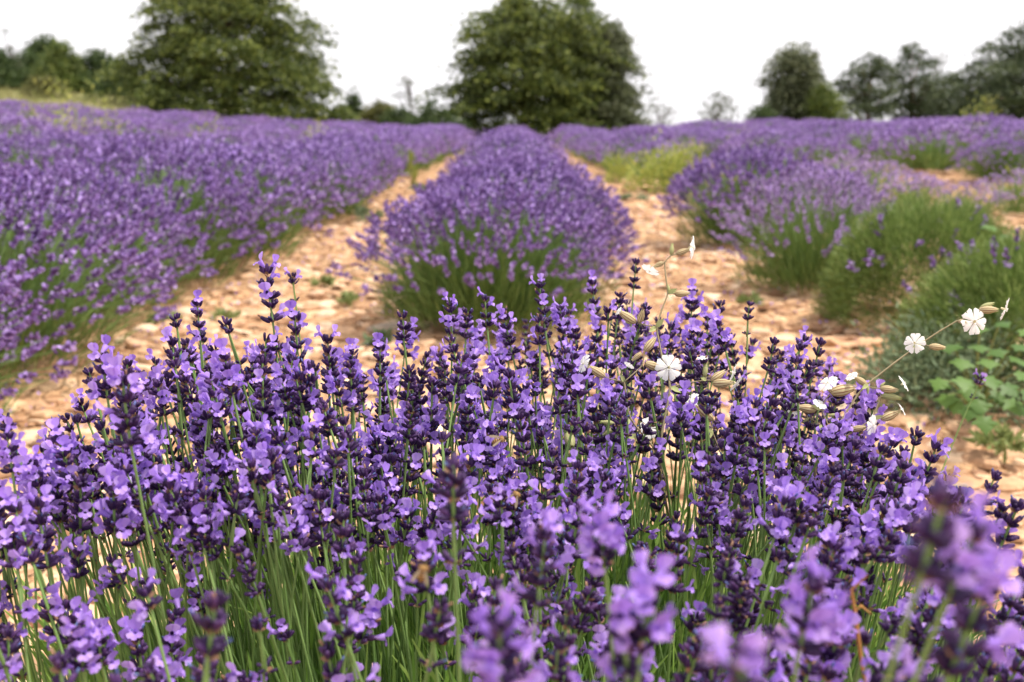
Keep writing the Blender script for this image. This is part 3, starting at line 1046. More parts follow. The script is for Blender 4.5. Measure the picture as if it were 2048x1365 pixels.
# ------------------------------------------------------------------ foreground lavender bush
def calyx_mb():
    mb = MB()
    sides = 6
    a = np.arange(sides) * TAU / sides
    zs = np.array([0, .22, .6, .88, 1.0])
    rs = np.array([.28, .82, 1.0, .86, .55])
    V = [[r_ * math.cos(t) * .20, r_ * math.sin(t) * .20, z_] for z_, r_ in zip(zs, rs) for t in a] + [[0, 0, .9]]
    Q = [[i * sides + j, i * sides + (j + 1) % sides, (i + 1) * sides + (j + 1) % sides, (i + 1) * sides + j] for i in range(4) for j in range(sides)]
    T = [[4 * sides + j, 4 * sides + (j + 1) % sides, 5 * sides] for j in range(sides)]
    mb.add(V, Q, T)
    return mb


def corolla_mb():
    """Two-lipped lavender flower, about 1 unit across, opening along +z."""
    mb = MB()
    a = np.arange(6) * TAU / 6
    V = [[.09 * math.cos(t), .09 * math.sin(t), -.35] for t in a] + [[.17 * math.cos(t), .17 * math.sin(t), .12] for t in a]
    mb.add(V, [[j, (j + 1) % 6, 6 + (j + 1) % 6, 6 + j] for j in range(6)])

    def lobe(ang, length, wid, spread, curl):
        c, s_ = math.cos(ang), math.sin(ang)
        rows = [(0, .42), (.4, .92), (.78, 1.0), (1.0, .5)]
        V_ = []
        for u_, w_ in rows:
            rr_ = .13 + length * u_ * math.sin(spread)
            zz = .10 + length * u_ * math.cos(spread) - curl * u_ * u_
            for v_ in (-1, 0, 1):
                lat = wid * w_ * v_
                dz = .05 * abs(v_) + .03 * math.sin(7 * u_ + 4 * v_)
                V_.append([rr_ * c - lat * s_, rr_ * s_ + lat * c, zz + dz])
        Q_ = [[r_ * 3 + k_, r_ * 3 + k_ + 1, r_ * 3 + k_ + 4, r_ * 3 + k_ + 3] for r_ in range(3) for k_ in range(2)]
        mb.add(V_, Q_)
    lobe(math.pi / 2 - .42, .52, .21, .75, .02)
    lobe(math.pi / 2 + .42, .52, .21, .75, .02)
    for t in (-.85, 0, .85):
        lobe(-math.pi / 2 + t, .34, .15, 1.15, .12)
    return mb


CALYX, COROLLA = calyx_mb(), corolla_mb()


def hero_spike(r, nwh, flower_p, scale=1.0):
    """Flower spike along +z starting at 0: dark calyxes in whorls (one mesh) and the open flowers (another)."""
    ca, co = MB(), MB()
    z = 0.0
    zs = []
    for w_ in range(nwh):
        zs.append(z)
        z += r.uniform(.0062, .0112)
    if r.random() < .7:
        zs.insert(0, -r.uniform(.016, .038))       # a small whorl standing apart lower on the stalk
    nwh = len(zs)
    top = zs[-1]
    tubes(ca, np.array([[[0, 0, min(zs) - .004], [0, 0, top * .5], [0, 0, top + .002]]]), np.array([[.0009, .0009, .0007]]), 5, m=3)
    for w_, zz in enumerate(zs):
        f = w_ / max(1, nwh - 1)
        nc = int(r.integers(3, 6)) if zz < -.005 else (int(r.integers(8, 12)) if f < .8 else int(r.integers(6, 9)))
        a = np.arange(nc) * TAU / nc + r.normal(0, .28, nc)
        tilt = np.radians(r.normal(60 - 32 * f, 11, nc))
        out_ = np.stack([np.cos(a), np.sin(a), np.zeros(nc)], axis=1)
        D = out_ * np.sin(tilt)[:, None] + np.array([0, 0, 1.0]) * np.cos(tilt)[:, None]
        Lc = r.uniform(.0066, .0086, nc) * (1 - .15 * f) * (.8 if zz < -.005 else 1)
        base = out_ * .0012 + np.array([0, 0, zz]) + r.normal(0, .0006, (nc, 3))
        R_ = frames(D)
        ca.inst(CALYX, R_, base, Lc, m=0)
        tips = base + D * Lc[:, None]
        for i in range(nc):
            u_ = r.random()
            if u_ < flower_p:
                Dd = unit((D[i] * .9 + out_[i] * .5 + r.normal(0, .22, 3))[None])
                # keep the upper lip up
                x_ = unit(np.cross(np.array([[0, 0, 1.0]]), Dd))
                y_ = np.cross(Dd, x_)
                Rf = np.stack([x_, y_, Dd], axis=2)
                co.inst(COROLLA, Rf, (tips[i] + Dd[0] * .0022)[None], r.uniform(.0100, .0135))
            elif u_ < flower_p + .10:
                ca.inst(CALYX, frames(D[i:i + 1]), (tips[i] - D[i] * .0009)[None], r.uniform(.0026, .0038), m=1)
            elif u_ < flower_p + .15:
                ca.inst(CALYX, frames(D[i:i + 1] + r.normal(0, .3, (1, 3))), (tips[i] - D[i] * .0008)[None], r.uniform(.003, .0045), m=2)
        # bracts
        nb_ = 3
        a = r.uniform(0, TAU, nb_)
        out_ = np.stack([np.cos(a), np.sin(a), np.full(nb_, .5)], axis=1)
        blades(ca, np.tile([[0, 0, zz - .0012]], (nb_, 1)), out_, .0045, .003, .2, m=2)
    return ca, co, top


hr = np.random.default_rng(91)
HERO = []
for fp, nw in [(.0, 4), (.08, 4), (.20, 4), (.0, 3), (.04, 5), (.36, 3), (.02, 3), (.12, 5), (.0, 2), (.07, 2), (.32, 4), (.02, 5), (.13, 3), (.0, 4), (.09, 3), (.0, 1), (.22, 2), (.03, 4)]:
    HERO.append(hero_spike(hr, nw, fp))
H_MATS = [M['calyx'], M['calyx_tip'], M['withered'], M['stem']]
HERO_ME = [(ca.mesh('flower_spike', H_MATS), co.mesh('blossom', [M['petal']]) if co.n else None) for ca, co, _ in HERO]

BC = np.array([.03, .86])          # centre of the foreground bush
env_x = [-500, -100, 0, 150, 300, 400, 520, 600, 700, 800, 900, 1000, 1080, 1180, 1270, 1400, 1500, 1650, 1750, 1830, 1900, 2000, 2048, 2200, 2500]
env_y = [1250, 1010, 950, 790, 700, 640, 640, 655, 690, 660, 640, 615, 610, 590, 575, 610, 640, 700, 780, 890, 940, 990, 1010, 1080, 1250]
dl_y, dl_d = [540, 700, 900, 1080, 1365, 1600], [1.10, .98, .86, .76, .56, .45]
dr_y, dr_d = [540, 700, 900, 1100, 1365, 1600], [1.30, 1.10, .90, .72, .54, .45]
tips = []
manual = [(533, 548, .93, 7), (585, 556, 1.22, 9), (395, 612, .93, 1), (452, 650, .86, 8), (352, 640, .97, 8), (345, 690, .92, 4), (590, 640, .90, 1), (655, 685, .88, 4),
          (700, 735, .86, 3), (806, 636, .98, 6), (900, 612, 1.0, 12), (1080, 575, 1.12, 4), (1272, 528, 1.22, 0), (1240, 595, 1.2, 13), (1185, 570, 1.25, 1), (1385, 590, 1.2, 2),
          (1440, 612, 1.2, 8), (1498, 612, 1.18, 3), (1415, 640, 1.15, 1), (1640, 690, 1.1, 0), (1600, 700, 1.08, 1), (1680, 780, 1.0, 2), (1832, 872, .9, 8), (1806, 905, .88, 8),
          (1870, 900, .86, 7), (1988, 958, .74, 0), (205, 722, .80, 10), (180, 750, .88, 3), (245, 770, .68, 7), (15, 880, .72, 2), (12, 845, .8, 9), (125, 890, .86, 0),
          (450, 720, .78, 10), (525, 730, .83, 11), (1490, 1325, .27, 16), (1945, 1075, .34, 2), (1885, 1010, .30, 6), (1960, 1200, .36, 7), (1000, 1265, .37, 2), (905, 940, .52, 13), (1300, 1180, .40, 10),
          (1625, 1180, .42, 2), (1200, 1040, .50, 10), (1090, 1080, .50, 7), (655, 1175, .58, 1), (430, 1215, .46, 3), (1250, 1250, .40, 1), (850, 1120, .60, 12), (880, 1220, .52, 3),
          (1960, 760, 1.5, 9), (970, 600, 1.15, 1), (1010, 640, 1.1, 7), (935, 628, 1.12, 13), (760, 700, .95, 1), (1120, 620, 1.15, 10)]
for px, py, d, v in manual:
    tips.append((px, py, d, v))
tries = 0
while len(tips) < 960 and tries < 120000:
    tries += 1
    px = hr.uniform(-420, 2480)
    py = hr.uniform(560, 1560)
    e = np.interp(px, env_x, env_y) + abs(hr.normal(0, 45))
    if py < e:
        continue
    pr = 1.0
    if px < 760:
        pr = 1.0 if py < 1040 else .22
    elif px < 1020:
        pr = 1.0 if py < 930 else (.5 if py < 1040 else .14)
    elif 1230 < px < 1480:
        pr = 1.0 if py < 1000 else .14
    else:
        pr = 1.0 if py < 1030 else .36
    if py > 1300:
        pr *= .6
    # nearer heads are larger and there are fewer of them per pixel
    t = float(smooth(500, 1100, px))
    d = (1 - t) * np.interp(py, dl_y, dl_d) + t * np.interp(py, dr_y, dr_d)
    d *= hr.uniform(.87, 1.14)
    if px > 700 and py < 980 and hr.random() < .45:
        d *= hr.uniform(1.1, 1.3)
    if hr.random() > pr * min(1.0, (d / .9) ** 1.7):
        continue
    v = int(hr.integers(0, len(HERO)))
    tips.append((px, py, d, v))

bush = empty('lavender_bush', (BC[0], BC[1], float(terrain(*BC))))
tag(bush, 'large lavender bush in sharp focus in front of the rows, visited by bees', 'lavender bush')
binv = np.array([BC[0], BC[1], float(terrain(*BC))])
rest = MB()


def visible_size(t):
    px, py, d, v = t
    inside = -40 < px < 2088 and py < 1400
    return (1 if inside else 0, 1.0 / d * (1 - .25 * max(0, (py - 1200) / 300)))


# the hundred heads that show largest: the manual ones, then the nearest of the others
order = list(range(len(manual))) + sorted(range(len(manual), len(tips)), key=lambda i: visible_size(tips[i]), reverse=True)
chosen = set(order[:100])
RMATS = [M['calyx'], M['calyx_tip'], M['withered'], M['stem'], M['petal']]
for i, (px, py, d, v) in enumerate(tips):
    ca, co, Ls = HERO[v]
    sc = hr.uniform(.84, 1.12)
    tip = P(px, py, d)
    rad = (tip[:2] - BC)
    lean = np.array([rad[0] * .36, rad[1] * .3, 1.0]) + np.append(hr.normal(0, .07 if i < 40 else .17, 2), 0)
    if px > 1500:
        lean[0] += .12
    ax = unit(lean[None])[0]
    b = tip - ax * Ls * sc                       # where the spike starts on its stalk
    base = np.array([BC[0] + rad[0] * .74 + hr.normal(0, .02), BC[1] + rad[1] * .66 + hr.normal(0, .02), .14])
    ctrl = b - ax * (b[2] - .16) * .55 + np.append(hr.normal(0, .014, 2), 0)
    stem_pts = bezier(base[None], ctrl[None], b[None], 9)
    x_ = unit(np.cross(ax, hr.normal(size=3))[None])[0]
    Rm = np.stack([x_, np.cross(ax, x_), ax], axis=1)
    sr_ = np.linspace(.0012, .0009, 9)[None]
    if i in chosen:
        o = link_mesh('flower_spike', HERO_ME[v][0], bush)
        import mathutils
        mw = mathutils.Matrix([[*(Rm[0] * sc), b[0] - binv[0]], [*(Rm[1] * sc), b[1] - binv[1]], [*(Rm[2] * sc), b[2] - binv[2]], [0, 0, 0, 1]])
        o.matrix_local = mw
        if HERO_ME[v][1] is not None:
            link_mesh('blossom', HERO_ME[v][1], o)
        sb = MB()
        local = (stem_pts[0] - b) @ Rm / sc
        tubes(sb, local[None], sr_ / sc, 6)
        sb.build('stem', [M['stem']], o)
    else:
        rest.inst(ca, Rm[None], (b - binv)[None], sc)
        if co.n:
            V, Q, QM, T, TM = co.arrays()
            rest.inst(co, Rm[None], (b - binv)[None], sc, m=4)
        tubes(rest, stem_pts - binv, sr_, 5, m=3)
ro = rest.build('flower_mass', RMATS, bush)
ro['kind'] = 'stuff'

# flowerless side shoots and narrow leaves of the foreground bush
lf = MB()
k = 1100
a = hr.uniform(0, TAU, k)
rr = np.sqrt(hr.uniform(0, 1, k)) * .50
tip = np.stack([rr * np.cos(a) * 1.1, rr * np.sin(a) * .95, hr.uniform(.36, .56, k) * (1 - .25 * (rr / .5) ** 2)], axis=1)
base = np.stack([tip[:, 0] * .5, tip[:, 1] * .5, np.full(k, .12)], axis=1)
ctrl = base * .3 + tip * .7 - np.array([0, 0, .1])
pts = bezier(base, ctrl, tip, 6)
tubes(lf, pts, np.array([.0016, .0015, .0014, .0013, .0012, .0009]), 5, m=1)
for ti in (.45, .6, .72, .84, .92, 1.0):
    idx = ti * 5
    i0 = min(int(idx), 4)
    p_ = pts[:, i0] * (1 - (idx - i0)) + pts[:, i0 + 1] * (idx - i0)
    dirv = unit(pts[:, 5] - pts[:, 3])
    for _ in range(3):
        blades(lf, p_ + hr.normal(0, .003, (k, 3)), dirv * 1.3 + hr.normal(0, .36, (k, 3)), hr.uniform(.028, .058, k), .0032, .25, m=0)
k = 9500
a = hr.uniform(0, TAU, k)
rr = np.sqrt(hr.uniform(0, 1, k)) * .46
B = np.stack([rr * np.cos(a) * 1.1, rr * np.sin(a), hr.uniform(.10, .47, k) * (1 - .3 * (rr / .46) ** 2)], axis=1)
blades(lf, B, np.stack([np.cos(a) * rr * 1.2, np.sin(a) * rr * 1.2, np.full(k, .9)], axis=1) + hr.normal(0, .25, (k, 3)), hr.uniform(.05, .10, k), .0034, .2, m=0)
fo_ = lf.build('foliage', [M['leaf'], M['stem']], bush, False)
fo_['kind'] = 'stuff'
wd = MB()
k = 26
a = hr.uniform(0, TAU, k)
tip = np.stack([.26 * np.cos(a) * hr.uniform(.2, 1, k), .26 * np.sin(a) * hr.uniform(.2, 1, k), hr.uniform(.18, .28, k)], axis=1)
base = tip * np.array([.15, .15, 0]) - np.array([0, 0, .02])
tubes(wd, bezier(base, (base + tip) / 2 + np.array([0, 0, .03]), tip, 6), np.linspace(.008, .003, 6), 6)
wd.build('woody_base', [M['bark']], bush)


# ------------------------------------------------------------------ white campion
def campion_flower_mesh():
    mb = MB()
    for i in range(5):
        a = i * TAU / 5
        c, s_ = math.cos(a), math.sin(a)
        R_ = np.array([[c, -s_, 0], [s_, c, 0], [0, 0, 1]])
        for sg in (-1, 1):            # each petal is cleft into two lobes
            rows = [(.10, 0, .06), (.45, .0, .29), (.80, .0, .50), (1.0, .05, .42)]
            V_ = []
            for u_, inn, outr in rows:
                for k_ in range(3):
                    lat = sg * (inn + (outr - inn) * k_ / 2)
                    ww = -.06 * (k_ == 2) - .12 * u_ ** 2 + .03 * math.sin(6 * u_ + k_ * sg + i) + .015 * (k_ == 1)
                    V_.append([u_, lat, ww])
            Q_ = [[r_ * 3 + k_, r_ * 3 + k_ + 1, r_ * 3 + k_ + 4, r_ * 3 + k_ + 3] for r_ in range(3) for k_ in range(2)]
            mb.add(np.array(V_) @ R_.T, Q_, m=0)
        mb.add(np.array([[.10, -.08, .0], [.10, .08, 0], [.17, .05, .14], [.17, -.05, .14]]) @ R_.T, [[0, 1, 2, 3]], m=0)
    a = np.arange(8) * TAU / 8
    V_ = [[.13 * math.cos(t), .13 * math.sin(t), .03] for t in a] + [[.08 * math.cos(t), .08 * math.sin(t), -.45] for t in a]
    mb.add(V_, [[j, (j + 1) % 8, 8 + (j + 1) % 8, 8 + j] for j in range(8)], m=1)
    return mb.mesh('flower', [M['white_petal'], M['cream']])


def campion_calyx_mesh(green):
    """Swollen ribbed calyx along +z, one unit long: narrow dark veins between pale stripes, five teeth at the mouth."""
    mb = MB()
    zs = np.array([0, .08, .25, .45, .65, .82, .94])
    rs = np.array([.06, .15, .22, .245, .22, .16, .13]) * (.85 if green else 1)
    ang = []
    for i in range(10):
        ang += [i * TAU / 10 - .10, i * TAU / 10 + .10]
    ns = len(ang)
    V_ = [[r_ * math.cos(t), r_ * math.sin(t), z_] for z_, r_ in zip(zs, rs) for t in ang]
    Q_, mm = [], []
    for i in range(len(zs) - 1):
        for j in range(ns):
            Q_.append([i * ns + j, i * ns + (j + 1) % ns, (i + 1) * ns + (j + 1) % ns, (i + 1) * ns + j])
            mm.append(1 if j % 2 == 0 else 0)
    mb.add(V_, Q_, m=mm)
    for i in range(5):
        t = i * TAU / 5
        c, s_ = math.cos(t), math.sin(t)
        T_ = [[.13 * math.cos(t - .5), .13 * math.sin(t - .5), .93], [.13 * math.cos(t + .5), .13 * math.sin(t + .5), .93], [.09 * c, .09 * s_, 1.12]]
        mb.add(T_, T=[[0, 1, 2]], m=0)
    return mb.mesh('calyx', [M['campion_green'] if green else M['campion_calyx'], M['campion_vein'] if not green else M['campion_stem']])


FLOWER = campion_flower_mesh()
CAL, CALG = campion_calyx_mesh(False), campion_calyx_mesh(True)
leafm = MB()
V_ = []
for u_, w_ in [(0, .05), (.25, .2), (.55, .22), (.8, .12), (1, .01)]:
    for v_ in (-1, 0, 1):
        V_.append([w_ * v_, u_, .06 * abs(v_) - .25 * u_ * u_])
leafm.add(V_, [[r_ * 3 + k_, r_ * 3 + k_ + 1, r_ * 3 + k_ + 4, r_ * 3 + k_ + 3] for r_ in range(4) for k_ in range(2)])
CLEAF = leafm.mesh('leaf', [M['campion_green']])


def basis_obj(o, pos, D, s, origin):
    import mathutils
    R_ = frames(np.array([D]))[0]
    p_ = pos - origin
    o.matrix_local = mathutils.Matrix([[*(R_[0] * s), p_[0]], [*(R_[1] * s), p_[1]], [*(R_[2] * s), p_[2]], [0, 0, 0, 1]])


def campion(label, root_xy, stems, calyxes, flowers, leaves, dfun):
    origin = np.array([root_xy[0], root_xy[1], float(terrain(*root_xy))])
    o = empty('white_campion', origin)
    tag(o, label, 'wildflower', 'white campion plants')
    for (pl, r0, r1) in stems:
        pts = np.array([(P(a, b, dfun(a, b)) if len(c_) == 0 else np.array(c_[0])) - origin for a, b, *c_ in pl])
        # smooth the line a little
        t_ = np.linspace(0, len(pts) - 1, (len(pts) - 1) * 5 + 1)
        sm = np.stack([np.interp(t_, np.arange(len(pts)), pts[:, k_]) for k_ in range(3)], axis=1)
        sm[1:-1] = .25 * sm[:-2] + .5 * sm[1:-1] + .25 * sm[2:]
        sb = MB()
        rr_ = .58 * np.linspace(r0, r1, len(sm)) * (1 + .25 * (np.abs(t_ - np.round(t_)) < .11))
        tubes(sb, sm[None], rr_[None], 6)
        # short hairs along the stem
        idx = rng.integers(0, len(sm), len(sm) * 9)
        hb = sm[idx] + rng.normal(0, .002, (len(idx), 3))
        blades(sb, hb, rng.normal(size=(len(idx), 3)), .0018, .00025, 0)
        sb.build('stem', [M['campion_stem']], o)
    for (a, b, a2, b2, green, dd) in calyxes:
        p0, p1 = P(a, b, dfun(a, b)), P(a2, b2, dfun(a2, b2) + dd)
        c_ = link_mesh('calyx', CALG if green else CAL, o)
        basis_obj(c_, p0, p1 - p0, float(np.linalg.norm(p1 - p0)) * .9, origin)
    for (a, b, dx, dy, toward, size) in flowers:
        f_ = link_mesh('flower', FLOWER, o)
        D = RIGHT * dx - UP * dy - FWD * toward
        basis_obj(f_, P(a, b, dfun(a, b) - .004), D, size * .69, origin)
    for (a, b, a2, b2) in leaves:
        p0, p1 = P(a, b, dfun(a, b)), P(a2, b2, dfun(a, b) - .006)
        lf_ = link_mesh('leaf', CLEAF, o)
        import mathutils
        Yv = unit((p1 - p0)[None])[0]
        X_ = unit(np.cross(Yv, np.array([.2, -.8, .4]))[None])[0]
        Z_ = np.cross(X_, Yv)
        s = float(np.linalg.norm(p1 - p0))
        p_ = p0 - origin
        lf_.matrix_local = mathutils.Matrix([[X_[0] * s, Yv[0] * s, Z_[0] * s, p_[0]], [X_[1] * s, Yv[1] * s, Z_[1] * s, p_[1]], [X_[2] * s, Yv[2] * s, Z_[2] * s, p_[2]], [0, 0, 0, 1]])
    return o


k5 = lambda cx, cy: (1100 + cx / 2.73, 450 + cy / 2.73)
k6 = lambda cx, cy: (1536 + cx / 2.73, 400 + cy / 2.73)


def conv(f, st, ca, fl, le):
    st2 = [([f(*p_[:2]) + tuple(p_[2:]) for p_ in pl], r0, r1) for pl, r0, r1 in st]
    ca2 = [f(c[0], c[1]) + f(c[2], c[3]) + (c[4], c[5]) for c in ca]
    fl2 = [f(c[0], c[1]) + tuple(c[2:]) for c in fl]
    le2 = [f(c[0], c[1]) + f(c[2], c[3]) for c in le]
    return st2, ca2, fl2, le2


root1 = (.20, 1.02)
st, ca, fl, le = conv(k5, [
    ([(0, 0, (.20, 1.02, .02)), (0, 0, (.19, 1.0, .3)), (640, 1420), (575, 1225), (435, 1060), (405, 860)], .0016, .0012),
    ([(405, 858), (340, 845), (296, 830)], .001, .0008),
    ([(405, 858), (505, 770), (512, 720), (520, 690)], .0011, .0008),
    ([(0, 0, (.21, 1.02, .02)), (0, 0, (.21, 1.0, .3)), (590, 1350), (612, 1130), (660, 882), (610, 715), (580, 560), (612, 460), (645, 375), (632, 280), (625, 205), (658, 168), (690, 160)], .0017, .0009),
    ([(660, 885), (740, 865), (852, 848), (880, 850)], .001, .0008),
    ([(580, 558), (530, 550), (480, 535)], .001, .0008),
    ([(645, 375), (680, 376)], .0009, .0008),
    ([(625, 205), (605, 208)], .0009, .0008),
    ([(0, 0, (.22, 1.03, .02)), (0, 0, (.24, 1.0, .3)), (990, 1400), (922, 1222), (880, 1112), (888, 1065)], .0013, .0008),
    ([(880, 1112), (835, 1115)], .0009, .0007),
    ([(432, 1060), (385, 1078), (350, 1085)], .0009, .0007),
    ([(852, 848), (850, 800), (835, 760)], .0008, .0006)],
    [(300, 830, 205, 770, 0, 0), (690, 160, 765, 132, 0, -.004), (622, 205, 562, 232, 0, .004), (678, 376, 768, 374, 0, 0), (470, 535, 372, 470, 0, 0),
     (486, 535, 510, 462, 0, -.01), (500, 700, 445, 742, 0, .004), (516, 690, 580, 610, 0, .0), (520, 755, 612, 790, 0, .008), (880, 850, 962, 795, 0, 0),
     (888, 868, 1005, 862, 0, -.01), (845, 830, 852, 752, 1, 0), (888, 1065, 790, 985, 0, -.006), (835, 1115, 780, 1112, 1, 0), (350, 1085, 272, 1075, 1, 0),
     (355, 1110, 285, 1150, 1, .004), (662, 165, 668, 100, 1, 0), (652, 372, 640, 322, 1, 0), (440, 540, 410, 530, 1, 0), (120, 1210, 88, 1120, 1, .02), (140, 1300, 60, 1295, 1, .02),
     (530, 1150, 510, 1095, 0, .01), (600, 795, 560, 770, 0, .01)],
    [(784, 125, 1, .1, .35, .0145), (545, 252, -.5, .8, .3, .012), (180, 755, -.9, -.35, .35, .0125), (648, 780, .05, -.05, 1, .0165), (1005, 810, .8, .3, .25, .012),
     (1022, 872, .75, .65, .3, .012), (760, 965, -.7, -.6, .4, .014), (545, 1110, .5, -.2, .7, .0135), (832, 722, -.1, -.9, .3, .007), (372, 470, -.8, -.5, .3, .006), (430, 770, -.5, .7, .3, .007)],
    [(580, 558, 620, 515), (580, 558, 545, 580), (432, 1060, 420, 1095), (645, 375, 690, 350), (660, 885, 715, 910), (405, 858, 390, 820), (880, 1112, 870, 1170), (852, 848, 830, 835), (480, 1150, 430, 1160)])
campion('white campion in the middle of the lavender, open white flower facing the camera', root1, st, ca, fl, le, lambda a, b: .98 - (b - 730) * .00008 + (a - 1330) * .00003)
root2 = (.31, .97)
st, ca, fl, le = conv(k6, [
    ([(0, 0, (.31, .97, .02)), (0, 0, (.30, .95, .35)), (250, 1460), (300, 1365), (345, 1270), (390, 1222), (490, 1062), (545, 1003), (690, 890), (835, 783), (940, 715), (1030, 662)], .0017, .0010),
    ([(345, 1270), (318, 1205), (290, 1145), (310, 1095), (338, 1062)], .001, .0008),
    ([(340, 1345), (450, 1275), (568, 1200), (595, 1130), (620, 1066)], .0012, .0008),
    ([(545, 1020), (580, 1028), (612, 1030)], .001, .0008),
    ([(1030, 662), (1100, 640), (1150, 605)], .001, .0008),
    ([(838, 783), (880, 800)], .0009, .0008),
    ([(290, 1145), (258, 1150)], .0009, .0008),
    ([(575, 1197), (618, 1195)], .0009, .0008),
    ([(350, 1268), (420, 1262), (450, 1258)], .0009, .0008),
    ([(290, 1230), (250, 1205), (225, 1190)], .0009, .0007)],
    [(1038, 662, 1090, 672, 0, -.006), (1152, 600, 1262, 600, 0, 0), (1160, 590, 1238, 562, 1, 0), (878, 800, 972, 808, 0, 0), (540, 1012, 465, 962, 0, 0), (545, 1015, 545, 1062, 1, 0),
     (612, 1030, 715, 1042, 0, -.004), (622, 1068, 732, 1085, 1, 0), (612, 1020, 640, 995, 1, 0), (340, 1052, 485, 1025, 0, .004), (345, 1050, 318, 1010, 0, -.006), (262, 1148, 150, 1130, 0, -.004),
     (618, 1200, 722, 1155, 0, 0), (450, 1258, 540, 1240, 0, -.004), (330, 1180, 380, 1170, 1, 0), (225, 1190, 190, 1215, 1, 0), (860, 795, 850, 760, 1, 0)],
    [(1128, 665, .15, 0, 1, .0165), (1300, 600, .9, .35, .35, .0145), (800, 782, -.5, -.2, .75, .013), (745, 1000, .8, -.5, .35, .011), (735, 1142, .85, -.5, .3, .0085), (325, 998, -.5, -.7, .4, .013),
     (128, 1132, -.85, -.1, .35, .0135), (455, 960, -.5, -.7, .3, .008), (575, 1232, .6, .1, .6, .013), (285, 1112, .3, -.7, .5, .009)],
    [(835, 783, 800, 800), (545, 1005, 520, 1030), (345, 1270, 310, 1290), (575, 1195, 620, 1180), (290, 1145, 250, 1120), (290, 1230, 280, 1260)])
campion('white campion at the right with a long bare stem slanting over the stony path', root2, st, ca, fl, le, lambda a, b: .97 - (b - 750) * .0001 - (a - 1750) * .00006)


# ------------------------------------------------------------------ honey bees
M['bee_dark'] = mat('bee_dark', [(0, (.030, .018, .010)), (1, (.04, .025, .014))], .5)
M['bee_amber'] = mat('bee_amber', [(0, (.34, .18, .055)), (1, (.42, .23, .08))], .6)
M['bee_fuzz'] = mat('bee_fuzz', [(0, (.28, .16, .06)), (1, (.46, .29, .12))], .9)
M['bee_wing'] = mat('bee_wing', [(0, (.42, .33, .22)), (1, (.5, .4, .28))], .25, .55)


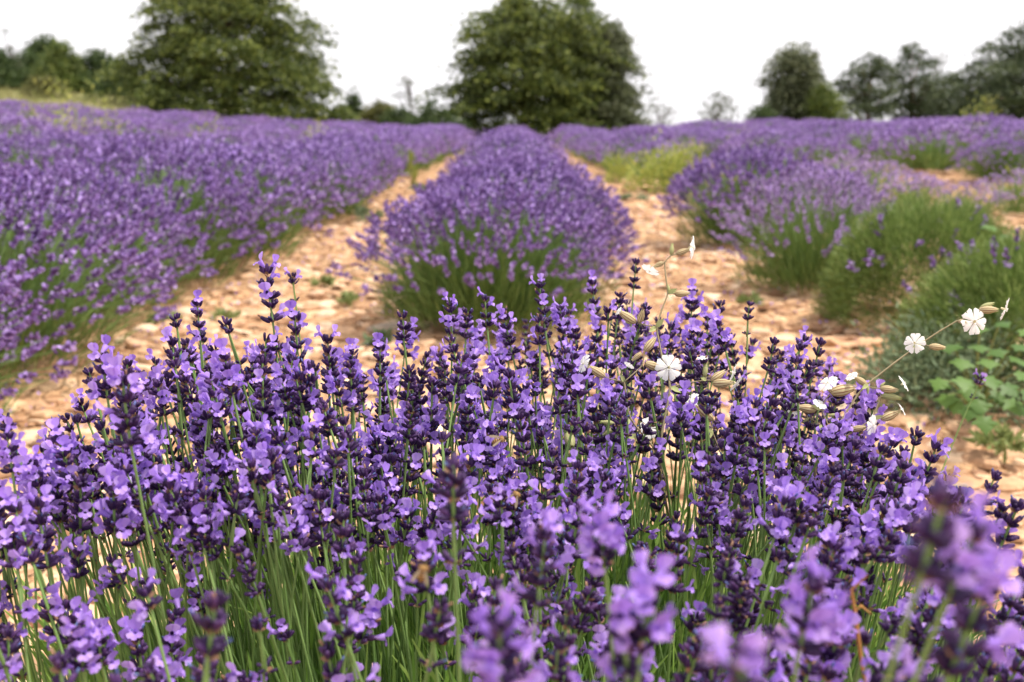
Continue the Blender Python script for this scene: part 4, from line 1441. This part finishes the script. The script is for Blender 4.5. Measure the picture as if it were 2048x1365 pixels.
def bee(label, pos, D, s=1.0):
    import mathutils
    mb = MB()
    prof_ = [(-.0075, .0002, 0), (-.0070, .0009, 0), (-.0061, .0016, 1), (-.0054, .0020, 0), (-.0046, .0023, 1), (-.0038, .0025, 0), (-.0030, .0025, 1), (-.0022, .0024, 0), (-.0013, .0020, 1),
             (-.0006, .0011, 0), (.0000, .0016, 2), (.0008, .0022, 2), (.0018, .0024, 2), (.0028, .0020, 2), (.0035, .0010, 0), (.0039, .0014, 0), (.0046, .0018, 0), (.0054, .0015, 0), (.0060, .0004, 0)]
    ns = 12
    V_ = [[r_ * math.cos(t), r_ * math.sin(t) * .92 - .0016 * (max(0, -z_) / .0075) ** 2, z_] for z_, r_, _ in prof_ for t in np.arange(ns) * TAU / ns]
    Q_, mm = [], []
    for i in range(len(prof_) - 1):
        for j in range(ns):
            Q_.append([i * ns + j, i * ns + (j + 1) % ns, (i + 1) * ns + (j + 1) % ns, (i + 1) * ns + j])
            mm.append(prof_[i][2])
    mb.add(V_, Q_, m=mm)
    for sx in (-1, 1):                       # legs and feelers grow out of the body
        for z0, fz in ((.0022, .003), (.0012, .0004), (.0002, -.003)):
            pl = np.array([[[sx * .0012, -.0012, z0], [sx * .0034, -.0016, (z0 + fz) / 2 + .0004], [sx * .0038, -.0042, fz]]])
            tubes(mb, pl, np.array([[.0003, .00034, .00016]]), 5, m=0)
        pl = np.array([[[sx * .0006, .0008, .0054], [sx * .0012, .0014, .0072], [sx * .0018, .0006, .0088]]])
        tubes(mb, pl, np.array([[.00014, .00014, .0001]]), 4, m=0)
    k = 500
    th = rng.uniform(0, TAU, k)
    zz = rng.uniform(-.0004, .0032, k)
    rr = np.interp(zz, [p_[0] for p_ in prof_], [p_[1] for p_ in prof_])
    nrm = np.stack([np.cos(th), np.sin(th), rng.normal(0, .3, k)], axis=1)
    blades(mb, np.stack([np.cos(th) * rr, np.sin(th) * rr * .92, zz], axis=1), nrm, .0008, .00012, .2, m=2)
    o = mb.build('honey_bee', [M['bee_dark'], M['bee_amber'], M['bee_fuzz']])
    tag(o, label, 'bee', 'honey bees on the lavender')
    D = unit(np.array([D]))[0]
    upv = np.array([0, -.75, .66])
    X_ = unit(np.cross(upv, D)[None])[0]
    Y_ = np.cross(D, X_)
    o.matrix_world = mathutils.Matrix([[X_[0] * s, Y_[0] * s, D[0] * s, pos[0]], [X_[1] * s, Y_[1] * s, D[1] * s, pos[1]], [X_[2] * s, Y_[2] * s, D[2] * s, pos[2]], [0, 0, 0, 1]])
    for sx in (-1, 1):
        wb = MB()
        V_ = []
        for u_, w_ in [(0, .0004), (.3, .0013), (.65, .0018), (.9, .0014), (1, .0005)]:
            for v_ in (-1, 0, 1):
                V_.append([sx * (.001 + .0036 * u_ + v_ * w_ * .5), .0021 + .0012 * u_ + .0002 * v_, .0016 - .0085 * u_ + v_ * w_ * .35])
        wb.add(V_, [[r_ * 3 + k_, r_ * 3 + k_ + 1, r_ * 3 + k_ + 4, r_ * 3 + k_ + 3] for r_ in range(4) for k_ in range(2)])
        wb.build('wing', [M['bee_wing']], o)


bee('honey bee with striped abdomen hanging on a spike above the green stems', P(1031, 993, .74), RIGHT * .45 + UP * .85 + FWD * .1, 1.0)
bee('blurred brown honey bee low down beside two open lavender flowers', P(846, 1142, .50), UP * .9 + RIGHT * .2, .82)
bee('honey bee half hidden high among the spikes left of the white campion', P(1000, 880, .80), RIGHT * .8 + UP * .3, .95)
bee('small brown honey bee among the spikes on the left side of the bush', P(600, 988, .80), RIGHT * -.8 + UP * .3, .85)


# a dry orange grass blade bent over among the near spikes
db = MB()
o0 = P(1725, 1340, .56)
ln = [np.array([P(a_, b_, d_) - o0 for a_, b_, d_ in [(1725, 1340, .56), (1712, 1235, .56), (1703, 1180, .56), (1735, 1152, .55)]]),
      np.array([P(a_, b_, d_) - o0 for a_, b_, d_ in [(1725, 1340, .56), (1708, 1225, .57), (1722, 1212, .57), (1742, 1228, .57)]])]
low = np.array([.36, .62, .1]) - o0
for q_ in ln:
    q_ = np.concatenate([[low], q_])
    tubes(db, q_[None], np.array([[.0009, .0009, .0009, .0008, .0003]]), 5)
M['dry_blade'] = mat('dry_blade', [(0, (.50, .23, .06)), (1, (.58, .30, .10))], .7, .3)
ob = db.build('dry_grass_blade', [M['dry_blade']])
ob.location = [float(v) for v in o0]
tag(ob, 'dry orange grass blade bent over among the lavender heads at the lower right', 'dry grass')
